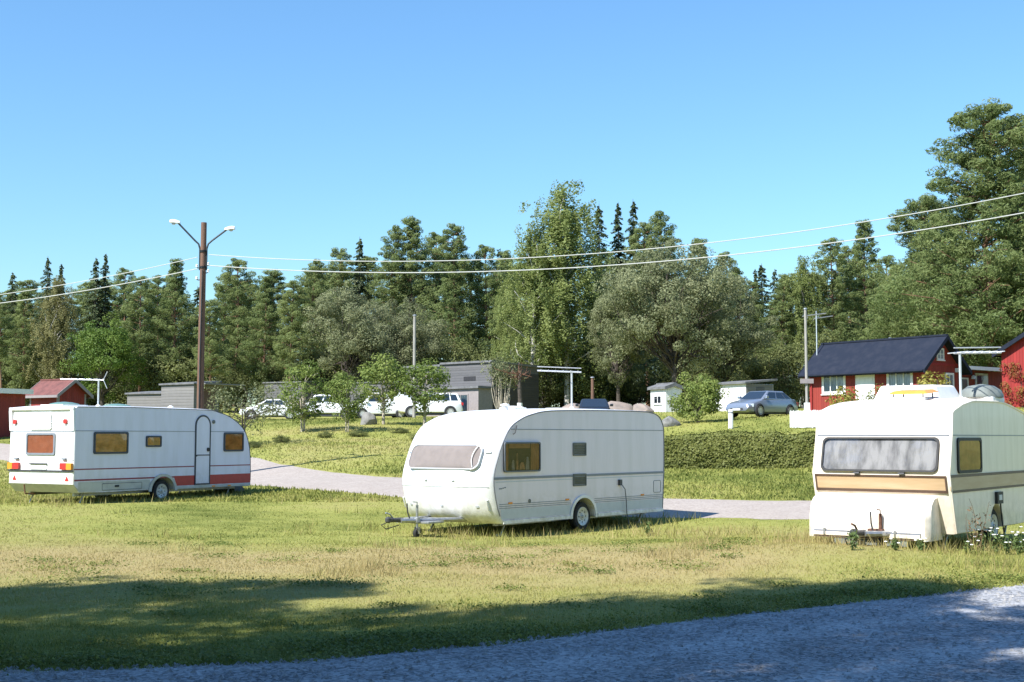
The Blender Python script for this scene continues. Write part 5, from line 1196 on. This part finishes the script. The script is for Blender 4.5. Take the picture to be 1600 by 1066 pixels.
make_broad(62, H=3.5, R0=2.2, base=.0, leaf=.11, nclump=80, per=150, key='under', lm='dark', bark='darkbark', crad=.6, multi=3)
make_broad(71, H=1.6, R0=.55, base=.02, leaf=.09, nclump=46, per=34, key='yellow', lm='yellow', bark='darkbark', crad=.20)
make_broad(72, H=1.5, R0=.7, base=.02, leaf=.09, nclump=46, per=34, key='yellow', lm='hedge', bark='darkbark', crad=.24)
make_pine(81, H=19, base=.08, R0=5.6, leaf=.22, per=100, nb=190, dens=1.0)          # the big near pine: low, full crown
PROTO['bigpine'] = [PROTO['pine'].pop()]

def plant(name, label, cat, key, var, X, Y, H, rot=None, wide=1.0, group=None, trunkname='trunk'):
    tm, cm, H0 = PROTO[key][var % len(PROTO[key])]; s = H/H0
    r = thing(name, label, cat, (X, Y, g1(X, Y)-.05), random.uniform(0, 6.28) if rot is None else rot, group, (s*wide, s*wide, s))
    link_mesh(trunkname, tm, None, r); link_mesh('crown', cm, None, r); return r
def tree_at(name, label, cat, key, var, px, ytop, Y, wide=1.0, group=None, rot=None):
    t = at(px, ytop, Y); return plant(name, label, cat, key, var, t.x, Y, t.z-g1(t.x, Y)+.05, rot, wide, group)
FG = 'forest trees behind the campsite'
SP = {'brownbirch': ('birch_tree', 'birch'), 'pine': ('pine_tree', 'pine'), 'spruce': ('spruce_tree', 'spruce'), 'birch': ('birch_tree', 'birch'), 'oak': ('broadleaf_tree', 'tree'), 'lime': ('broadleaf_tree', 'tree'), 'bigpine': ('pine_tree', 'pine')}
where = [(120, 'beyond the red sheds'), (230, 'above the striped caravan'), (400, 'behind the lamp post'), (560, 'behind the white cars'), (760, 'behind the grey house'), (1000, 'behind the tall birch'), (1240, 'behind the round bush'), (1420, 'behind the red cottage'), (3000, 'beyond the tall pine')]
look = {'pine': ['open crowned pine', 'full pine', 'bare stemmed pine', 'broad low branched pine'], 'spruce': ['dark spruce', 'slim dark spruce', 'wide dark spruce'], 'birch': ['drooping birch', 'slim birch', 'wide birch'], 'brownbirch': ['brownish birch'], 'oak': ['broad olive green tree', 'tall olive green tree'], 'lime': ['bright green leafy tree']}
extra = {0: 'at the forest front', 1: 'inside the forest', 2: 'at the back of the forest'}
FOREST = [  # species, variant, photo x, top y, distance, width
 # front row
 ('brownbirch', 0, 85, 436, 112, 1.2), ('lime', 0, 163, 482, 108, .95), ('pine', 1, 222, 432, 112, 1.1), ('pine', 3, 275, 405, 113, 1.05), ('pine', 1, 372, 405, 116, 1.15),
 ('pine', 3, 415, 432, 112, 1.1), ('oak', 1, 548, 425, 110, 1.05), ('oak', 0, 625, 450, 114, .95), ('pine', 2, 482, 408, 122, 1.2), ('pine', 0, 712, 352, 120, 1.05), ('pine', 1, 758, 384, 122, 1.0),
 ('birch', 0, 800, 430, 112, 1.0), ('pine', 0, 455, 440, 110, 1.2), ('pine', 3, 40, 452, 114, 1.1), ('pine', 2, 5, 460, 110, 1.0), ('pine', 0, 330, 470, 109, 1.15),
 ('birch', 1, 1250, 402, 112, 1.05), ('pine', 1, 1300, 372, 112, 1.05), ('pine', 3, 1350, 345, 114, 1.0), ('birch', 0, 1395, 415, 104, .95), ('pine', 2, 1215, 432, 112, 1.1), ('birch', 2, 1430, 398, 100, .9), ('pine', 0, 1175, 440, 116, 1.1),
 # second row
 ('spruce', 0, 75, 400, 124, 1.0), ('spruce', 1, 96, 412, 126, 1.0), ('spruce', 2, 150, 402, 126, 1.0), ('spruce', 1, 166, 396, 127, 1.0), ('spruce', 2, 20, 425, 128, 1.1), ('pine', 1, 195, 420, 130, 1.0),
 ('pine', 0, 250, 432, 130, 1.0), ('spruce', 0, 562, 370, 130, 1.1), ('pine', 0, 530, 390, 128, 1.0), ('pine', 2, 606, 356, 128, 1.0), ('pine', 3, 646, 340, 128, 1.15), ('pine', 1, 680, 365, 132, 1.0), ('spruce', 1, 425, 425, 136, 1.0),
 ('pine', 1, 505, 420, 130, 1.1), ('pine', 2, 785, 392, 130, 1.0), ('spruce', 0, 936, 318, 122, 1.05), ('spruce', 1, 966, 316, 124, 1.0), ('spruce', 0, 989, 311, 126, 1.0), ('pine', 2, 1046, 331, 122, 1.1), ('pine', 0, 1010, 350, 120, 1.0), ('pine', 3, 1090, 372, 124, 1.1),
 ('spruce', 1, 1180, 420, 136, 1.0), ('pine', 1, 1130, 395, 124, 1.05), ('pine', 0, 1325, 385, 126, 1.1), ('spruce', 2, 1210, 420, 138, 1.0), ('pine', 1, 1385, 400, 128, 1.1), ('pine', 0, 350, 430, 130, 1.1),
 ]
# back rows close the gaps between the stems
_rb = random.Random(4)
for px in range(-60, 1700, 38):
    FOREST.append((_rb.choice(['spruce', 'pine', 'pine']), _rb.randrange(4), px+_rb.randint(-12, 12), 436-34*math.exp(-((px-760)/300)**2)+_rb.randint(-14, 20)-(15 if px > 1150 else 0), _rb.uniform(138, 150), 1.6))
for px in range(-40, 1700, 60): FOREST.append(('spruce', _rb.randrange(3), px+_rb.randint(-15, 15), 470+_rb.randint(-10, 20), _rb.uniform(156, 168), 1.5))
for k, (sp, var, px, yt, Y, wd) in enumerate(FOREST):
    nm, ct = SP[sp]; pl = next(w for lim, w in where if px < lim); row = 0 if Y < 120 else (1 if Y < 139 else 2)
    tree_at(nm, f'{look[sp][var % len(look[sp])]} {extra[row]} {pl}', ct, sp, var, px, yt, Y, wd, f'{look[sp][var % len(look[sp])]}s {extra[row]} {pl}')
# trees that stand apart
tree_at('birch_tree', 'tall drooping birch, tallest at the forest edge beside the grey house', 'birch', 'birch', 2, 885, 288, 104, 1.28)
tree_at('birch_tree', 'smaller drooping birch leaning on the tall birch by the grey house', 'birch', 'birch', 1, 832, 352, 102, 1.25)
tree_at('broadleaf_tree', 'broad round grey green tree with dark trunk above the white hut', 'tree', 'oak', 0, 1052, 352, 94, 1.0)
tree_at('broadleaf_tree', 'lower grey green tree crowding the broad round tree on its cottage side', 'tree', 'oak', 1, 1128, 405, 98, .95)
tree_at('broadleaf_tree', 'lower olive tree filling the gap between tall birch and broad round tree', 'tree', 'oak', 1, 965, 430, 100, .8)
tree_at('pine_tree', 'huge full crowned pine towering behind the red cottage', 'pine', 'bigpine', 0, 1535, 165, 84, 1.15)
tree_at('pine_tree', 'second full crowned pine pressed against the huge pine at the picture edge', 'pine', 'bigpine', 0, 1625, 185, 90, 1.15)
tree_at('pine_tree', 'lower full crowned pine at the foot of the huge pine', 'pine', 'bigpine', 0, 1455, 310, 94, 1.15)
UND = [(-20, 118), (60, 116), (130, 115), (215, 115), (290, 114), (350, 113), (430, 113), (500, 113), (575, 115), (650, 116), (720, 116), (790, 112), (850, 108), (930, 112), (1000, 110), (1080, 110), (1160, 106), (1230, 104), (1290, 104), (1360, 102), (1440, 98), (1540, 98), (1620, 98), (905, 106), (1130, 108), (1200, 112)]
for k, (px, Y) in enumerate(UND):
    p = at(px, 640, Y); pl = next(w for lim, w in where if px < lim); plant('forest_shrub', f'dark leafy shrub under the forest trees {pl}', 'shrub', 'under', 0, p.x, Y, random.uniform(4.2, 7.0), None, random.uniform(.8, 1.15), f'forest edge shrubs {pl}')
# young trees on the slope
YG = 'young trees on the slope'
tree_at('young_tree', 'bright green young tree with pale forked stem before the pickup', 'tree', 'young', 0, 475, 560, 64, 1.15, YG)
tree_at('young_tree', 'bright green young tree with several dark stems left of the boulder', 'tree', 'young', 2, 543, 572, 63.5, 1.05, YG)
tree_at('young_tree', 'darker upright young tree beside the boulder', 'tree', 'young', 1, 600, 548, 68, 1.2, YG)
tree_at('young_tree', 'rounded young tree on a thin stem before the white off road car', 'tree', 'young', 1, 664, 555, 67, 1.25, YG)
tree_at('young_tree', 'spreading grey green fruit tree at the nose of the striped caravan', 'tree', 'apple', 0, 383, 585, 57, 1.1, YG)
tree_at('bush', 'big round green bush beside the silver car', 'bush', 'bush', 0, 1090, 573, 67, .98)
tree_at('shrub', 'yellow green shrub below the cottage window by the pale pole', 'shrub', 'yellow', 0, 1318, 598, 57, 1.0)
tree_at('shrub', 'dark green shrub beside the white cottage door', 'shrub', 'yellow', 1, 1378, 598, 57, 1.1)
tree_at('shrub', 'yellow conifer shrub at the cottage gable', 'shrub', 'yellow', 0, 1452, 574, 56, 1.0)
def climber():
    rg = np.random.default_rng(41); C, Nn, T = [], [], []; r = thing('climbing_plant', 'red and yellow climbing plant on the bright red cabin gable', 'plant', CABIN2.location, CABIN2.rotation_euler[2])
    for k in range(34):
        c = np.array([rg.uniform(.1, 3.0), -.16, rg.uniform(.2, 2.3)]); a, b = clump(rg, c, (.26, .12, .26), 60, .2); a[:, 1] = np.minimum(a[:, 1], -.03); C.append(a); Nn.append(b+np.array([0, -1., 0])); T.append(np.full(60, rg.random()))
    me = leaf_mesh('foliage', np.concatenate(C), np.concatenate(Nn), .085, .7, rg, np.concatenate(T)); me.materials.append(leaf_mat('vine_leaves', (.22, .03, .025), (.26, .17, .04), .3)); link_mesh('foliage', me, None, r)
    for k in range(4):
        mb = MB(); limb(mb, (.5+k*.6, -.06, -.1), (.4+k*.65, -.06, 2.2), .03, .01, rg, .05, 6, 5); mb.build('stem', M['darkbark'], r)
climber()
for k, (px, Y) in enumerate([(395, 54), (440, 58), (508, 60.5), (560, 61), (625, 63), (655, 59), (690, 63)]):  # dark clumps added to stand in for a band of shade
    p = at(px, 680, Y); plant('shade_weed_clump', 'low dark clump of weeds added for the shade below the young trees', 'weeds', 'under', 0, p.x, Y, random.uniform(.22, .42), None, random.uniform(1.6, 2.6), 'weed clumps added for shade on the bank')
# multi-stemmed pale shrub in front of the grey house, dead stump, leaning birch stems
def stem_shrub():
    p = at(783, 648, 84); r = thing('shrub', 'tall shrub of many pale bare stems before the grey house', 'shrub', (p.x, p.y, g1(p.x, p.y))); rg = np.random.default_rng(5); C, Nn, T = [], [], []
    for k in range(15):
        an = rg.uniform(0, 6.28); s = rg.uniform(.2, 1); mb = MB(); e = np.array([math.cos(an)*1.15*s, math.sin(an)*1.0*s, rg.uniform(2.4, 3.2)]); limb(mb, (math.cos(an)*.2, math.sin(an)*.2, -.1), tuple(e), .035, .012, rg, .06, 5, 5)
        mb.build('stem', M['palebark'], r, smooth=True)
        for q in range(3): a, b = clump(rg, e+rg.normal(size=3)*.35+np.array([0, 0, .1]), (.42, .42, .38), 46, .3); C.append(a); Nn.append(b); T.append(np.full(46, rg.random()))
    cm = leaf_mesh('foliage', np.concatenate(C), np.concatenate(Nn), .13, .6, rg, np.concatenate(T)); cm.materials.append(L_['apple']); link_mesh('foliage', cm, None, r)
stem_shrub()
def dead_tree():
    p = at(812, 648, 83); r = thing('dead_tree', 'bare dead trunk topped with a tangle of reddish branches', 'tree', (p.x, p.y, g1(p.x, p.y))); rg = np.random.default_rng(8)
    mb = MB(); mb.tube([(0, 0, -.2), (.03, 0, 1.0), (-.02, 0, 2.0), (.04, 0, 2.7)], [.16, .14, .13, .12], 9); mb.build('trunk', M['darkbark'], r, smooth=True)
    MB().lathe([(.17, .05), (.17, .85)], (.01, 0, 0), 'z', 10).build('white_sleeve', M['whitepaint'], r)
    for k in range(26):
        an = rg.uniform(0, 6.28); mb = MB(); limb(mb, (0, 0, 2.3+rg.random()*.5), (math.cos(an)*rg.uniform(.6, 1.5)-.2, math.sin(an)*1.0, 2.7+rg.uniform(-.3, .9)), .03, .008, rg, .2, 5, 5); mb.build('branch', M['rust'], r)
dead_tree()
def hedge():
    A = at(1000, 728, 46.5); B = at(1420, 728, 44); d = np.array([B.x-A.x, B.y-A.y]); L = np.linalg.norm(d); d /= L; nrm = np.array([-d[1], d[0]]); rg = np.random.default_rng(77)
    r = thing('hedge', 'long clipped green hedge between the rounded and the cream caravan', 'hedge', (A.x, A.y, g1(A.x, A.y))); n = 34000
    t = rg.random(n)*L; hh = .80+.36*vnoise(t, t*0, 1.3)+.16*vnoise(t, t*0+5, .35); face = rg.random(n); w = .62
    u = rg.uniform(-1, 1, n); z = rg.random(n); top = face < .4; z = np.where(top, 1-.12*rg.random(n)**1.4, z); u = np.where(top, u, np.sign(rg.random(n)-.25)*-1*(1-.22*rg.random(n)))
    lump = (vnoise(t, z*1.2, .55)-.5)*.32; Z = z*hh; U = u*(w+lump)*(.84+.16*np.sqrt(np.clip(1-z, 0, 1)))
    X = A.x+d[0]*t+nrm[0]*U; Y = A.y+d[1]*t+nrm[1]*U; shoot = (rg.random(n) < .02)*top; zz = gz(X, Y)+Z+rg.normal(size=n)*.03+shoot*rg.random(n)*.22
    C = np.stack([X-A.x, Y-A.y, zz-g1(A.x, A.y)], 1); Nv = np.stack([nrm[0]*u, nrm[1]*u, np.where(top, 1.0, .25)], 1)+rg.normal(size=(n, 3))*.5
    cm = leaf_mesh('foliage', C, Nv, .095, .6, rg, .35+.5*vnoise(t, z, .8)); cm.materials.append(L_['hedge']); link_mesh('foliage', cm, None, r)
    for k in range(26):
        s = L*(k+.5)/26; x = A.x+d[0]*s; y = A.y+d[1]*s; b = g1(x, y)-g1(A.x, A.y); mb = MB(); limb(mb, (x-A.x, y-A.y, b-.1), (x-A.x+rg.uniform(-.2, .2), y-A.y+rg.uniform(-.2, .2), b+1.0), .03, .012, rg, .05, 4, 5); mb.build('stem', M['darkbark'], r)
hedge()
# trees beside and behind the camera: out of the picture, their shade lies over the lane and the near grass; some added just to cut skylight
SHG = 'trees whose shade covers the lane'
for k, (x, y, h, key, var, wd) in enumerate([(-24, 8.6, 17.5, 'birch', 2, 1.15), (-19.5, 7.2, 18.2, 'pine', 3, 1.2), (-16.3, 8.2, 16.4, 'pine', 1, 1.1), (-13.2, 5.6, 17.0, 'birch', 0, 1.15), (-10.2, 5.6, 17.2, 'birch', 0, 1.1),
                                              (-8.0, 1.8, 15.5, 'pine', 2, 1.1), (-4.6, 2.2, 14.5, 'pine', 2, .75), (-1.5, -2.5, 15.0, 'pine', 2, .8), (-13.5, .5, 13.0, 'oak', 1, .8), (-6.0, -4.0, 15.0, 'pine', 3, 1.2), (-21, 2.0, 14.0, 'oak', 0, .8), (-27, 6, 16, 'pine', 3, 1.2), (-17, 3.5, 15, 'oak', 0, .85), (-10, 0, 16, 'pine', 3, 1.2), (-24, 12.0, 14, 'birch', 1, 1.2), (-22.5, 4, 16, 'pine', 3, 1.2), (-17, -4, 16, 'oak', 1, .9), (-6, -9, 16, 'oak', 0, .9), (4, -9, 15, 'oak', 1, .9), (-12, -9, 17, 'pine', 3, 1.25), (6.5, -4.5, 15, 'pine', 3, 1.2), (12, -7, 15, 'oak', 0, .9), (-29, 0, 16, 'oak', 1, .9), (-15.2, 6.2, 13.5, 'oak', 0, .72), (-18.4, 5.6, 14, 'oak', 1, .75), (-5.8, 6.8, 16, 'pine', 2, .85), (.1, 6.4, 16, 'pine', 2, .85), (-8.6, 8.2, 15.0, 'pine', 2, 1.2), (-7.2, 8.4, 15.2, 'pine', 2, 1.15)]):
    x, y = x+2.6, y-2.2
    plant(SP[key][0], f'tall unseen roadside {SP[key][1]} whose shade falls on the gravel lane', SP[key][1], key, var, x, y, h, k*1.7, wd, f'{SP[key][1]} trees shading the lane')

# ------------------------------------------------------------------ grass
def blade_material():
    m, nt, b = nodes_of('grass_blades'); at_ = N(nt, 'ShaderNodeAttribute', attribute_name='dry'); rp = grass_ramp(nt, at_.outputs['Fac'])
    sc_ = N(nt, 'ShaderNodeVectorMath', operation='SCALE'); sc_.inputs['Scale'].default_value = 1.15; nt.links.new(rp.outputs[0], sc_.inputs[0])
    nt.links.new(sc_.outputs[0], b.inputs['Base Color']); b.inputs['Roughness'].default_value = .7; b.inputs['Specular IOR Level'].default_value = .2
    tl = N(nt, 'ShaderNodeBsdfTranslucent'); nt.links.new(sc_.outputs[0], tl.inputs[0]); ms = N(nt, 'ShaderNodeMixShader'); ms.inputs[0].default_value = .35
    nt.links.new(b.outputs[0], ms.inputs[1]); nt.links.new(tl.outputs[0], ms.inputs[2]); nt.links.new(ms.outputs[0], nt.nodes['Material Output'].inputs[0]); return m
M['blade'] = blade_material()
def keep(x, y, margin=.0):
    f = lane_far(x)+(fbm(x, x*0, 1.1, 3)-.5)*.35; n_ = lane_near(x)
    k = ((y > f-.06-margin-.9*np.clip(fbm(x+5, y, .45, 2)-.5, 0, 1)) | (y < n_)) & (dist_line(x, y, TR) > 2.1); return k
def blades(name, label, n, y0, y1, hmin, hmax, wid, seed, hfun=None, dryfun=None, xw=.46):
    rg = np.random.default_rng(seed)
    v = rg.random(n); y = 1/(1/y0+(1/y1-1/y0)*v) if y1 > y0*1.05 else rg.uniform(y0, y1, n)      # denser near, thinner far
    x = rg.uniform(-1, 1, n)*(xw*y+1.0); c = fbm(x, y, .35, 2); k = keep(x, y) & (c+rg.random(n)*.6 > .52); x, y = x[k], y[k]; n = len(x)
    h = rg.uniform(hmin, hmax, n)*(.45+1.1*fbm(x+9, y, .9, 3))
    dr_ = np.clip(dryness_and_shade(x, y)+(fbm(x+3, y+7, .5, 2)-.5)*.5+rg.normal(0, .13, n), 0, 1)
    if hfun is not None: h, dr_ = hfun(x, y, h, dr_, rg)
    w = wid*np.clip(y/14, .7, 2.6)*rg.uniform(.6, 1.4, n); a = rg.uniform(0, 6.283, n); lean = rg.normal(0, .38, (n, 2))*h[:, None]; z = gz(x, y)-.008
    dx, dy = np.cos(a)*w*.5, np.sin(a)*w*.5
    V = np.empty((n, 3, 3)); V[:, 0] = np.stack([x-dx, y-dy, z], 1); V[:, 1] = np.stack([x+dx, y+dy, z], 1); V[:, 2] = np.stack([x+lean[:, 0], y+lean[:, 1], z+h], 1)
    me = np_mesh(name, V.reshape(-1, 3), np.arange(3*n).reshape(n, 3)); add_attr(me, 'dry', np.repeat(dr_, 3)); return tag(link_mesh(name, me, M['blade']), label, 'grass', kind='stuff')
blades('grass', 'short mown grass of the near meadow, green and straw', 520000, 8.6, 40, .014, .045, .010, 5)
blades('grass', 'rougher grass on the slope behind the gravel track', 160000, 34, 92, .04, .11, .022, 6, xw=.44)
CAR3 = [(X0, Y0, 39, 6.5, 2.5), (X1, Y1, 30, 6.6, 2.42), (X2_, Y2_, 38, 4.2, 2.28)]
def under(x, y, m=.75):
    k = np.zeros(len(x), bool)
    for (cx, cy, a, L, W) in CAR3:
        s, c = math.sin(R(a)), math.cos(R(a)); l = (x-cx)*s+(y-cy)*c; w = -(x-cx)*c+(y-cy)*s; k |= (l > -1.2) & (l < L+m) & (w > -m) & (w < W+m)
    return k
def tall(x, y, h, d, rg):
    k = under(x, y) | (np.exp(-(((x-3.6)/1.8)**2+((y-27.2)/1.6)**2)) > rg.random(len(x))*.9) | (fbm(x, y, 1.7, 2) > .74)
    h = np.where(k, h, h*.12); d = np.where(rg.random(len(x)) < .62, np.clip(d+.35, 0, 1), d); return h, d
blades('grass', 'tall unmown seeding grass around the caravans', 60000, 16, 41, .10, .24, .009, 9, tall)
# pebbles along the lane edge
def pebbles():
    rg = np.random.default_rng(3); n = 16000; x = rg.uniform(-6, 9, n); f = lane_far(x); y = f-rg.random(n)**1.5*(f-lane_near(x))+.10; k = y > lane_near(x); x, y, f = x[k], y[k], f[k]; n = len(x)
    s = .007+.034*rg.random(n)**4; base = np.array([(1, 0, 0), (-.5, .87, 0), (-.5, -.87, 0), (.1, .05, .75)]); ang = rg.uniform(0, 6.28, n); ca, sa = np.cos(ang), np.sin(ang)
    T = (y-lane_near(x))/(f-lane_near(x)); z = gz(x, y)+.028*np.minimum(1, np.minimum(T, np.maximum(0, 1-T))*14)**.5
    V = np.stack([x[:, None]+s[:, None]*(base[:, 0]*ca[:, None]-base[:, 1]*sa[:, None]), y[:, None]+s[:, None]*(base[:, 0]*sa[:, None]+base[:, 1]*ca[:, None]), z[:, None]+s[:, None]*base[:, 2]], -1).reshape(-1, 3)
    F = (np.arange(n)*4)[:, None, None]+np.array([(0, 1, 3), (1, 2, 3), (2, 0, 3)])[None]; me = np_mesh('gravel', V, F.reshape(-1, 3)); tag(link_mesh('gravel', me, mat('pebble', (.36, .35, .34), .9, var=.3, scale=30)), 'loose pebbles scattered on the lane', 'gravel', kind='stuff')
pebbles()
# clover and plantain patches
def ground_cover():
    rg = np.random.default_rng(17); C, Nn, T = [], [], []
    spots = [(rg.uniform(-7, 8), rg.uniform(10.5, 24), rg.uniform(.10, .38)) for _ in range(90)]+[(x, float(lane_far(x))+rg.uniform(.0, .9), rg.uniform(.10, .35)) for x in rg.uniform(-5, 7, 70)]
    for (x, y, s) in spots:
        n = int(60+520*s); P = np.stack([x+rg.normal(0, s, n), y+rg.normal(0, s*.8, n)], 1); k = keep(P[:, 0], P[:, 1]); P = P[k]; n = len(P)
        if n == 0: continue
        C.append(np.column_stack([P, gz(P[:, 0], P[:, 1])+rg.uniform(.012, .06, n)])); Nn.append(np.array([0, 0, 1.])+rg.normal(size=(n, 3))*.45); T.append(np.full(n, rg.random()))
    me = leaf_mesh('clover', np.concatenate(C), np.concatenate(Nn), .034, .7, rg, np.concatenate(T)); me.materials.append(leaf_mat('clover_leaves', (.12, .16, .035), (.26, .28, .07), .35)); tag(link_mesh('clover', me, None), 'low clover patches in the meadow grass', 'clover', kind='stuff')
ground_cover()
# flowering weeds at the cream caravan, clover tufts at the lane edge
M['petal'] = mat('white_petals', (.82, .82, .80), .7, var=.03); M['weed'] = mat('weed_green', (.10, .15, .04), .7, var=.2); M['weedbrown'] = mat('dry_weed', (.17, .11, .06), .8, var=.2)
def weed(px, py, Y, h, nf, label, group, seed, brown=False):
    p = at(px, py, Y); rg = np.random.default_rng(seed); r = thing('wildflower' if nf else 'weed', label, 'wildflower' if nf else 'weed', (p.x, p.y, g1(p.x, p.y)), 0, group); m = M['weedbrown'] if brown else M['weed']
    for k in range(4):
        tip = (rg.normal(0, .10)*h*2, rg.normal(0, .10)*h*2, h*rg.uniform(.6, 1)); mb = MB(); limb(mb, (0, 0, -.02), tip, .006, .003, rg, .08, 5, 4); mb.build('stem', m, r)
        C = np.array([np.array(tip)*t for t in rg.uniform(.15, .95, 26)])+rg.normal(0, .025, (26, 3)); me = leaf_mesh('leaf', C, rg.normal(size=(26, 3)), .06, .4, rg); me.materials.append(m); tag(link_mesh('leaf', me, None, r), kind='stuff')
        for q in range(nf):
            c = np.array(tip)+rg.normal(0, .06, 3)*np.array([1, 1, .5]); MB().lathe([(.004, -.012), (.026, .0), (.022, .008), (.004, .010)], tuple(c), 'z', 8).build('blossom', M['petal'], r)
WG = 'white wildflowers beside the cream caravan'
for k, (px, py, Y, h) in enumerate([(1535, 872, 20.0, .42), (1556, 868, 20.4, .50), (1574, 872, 20.0, .40), (1592, 868, 20.2, .45), (1545, 862, 21, .5), (1512, 872, 19.8, .25), (1440, 866, 19.6, .25), (1398, 868, 19.3, .22), (1585, 860, 21.2, .5)]):
    weed(px, py, Y, h*.8, 1, 'white flowered weed in the grass beside the cream caravan', WG, 100+k)
weed(1528, 872, 19.9, .85, 0, 'tall dry brown weed stalk before the cream caravan wall', None, 120, True)
weed(1334, 868, 18.9, .35, 0, 'leafy weed at the rusty drawbar of the cream caravan', None, 121)
weed(1012, 842, 26.5, .35, 0, 'leafy weed beside the rounded caravan wheel', None, 122)
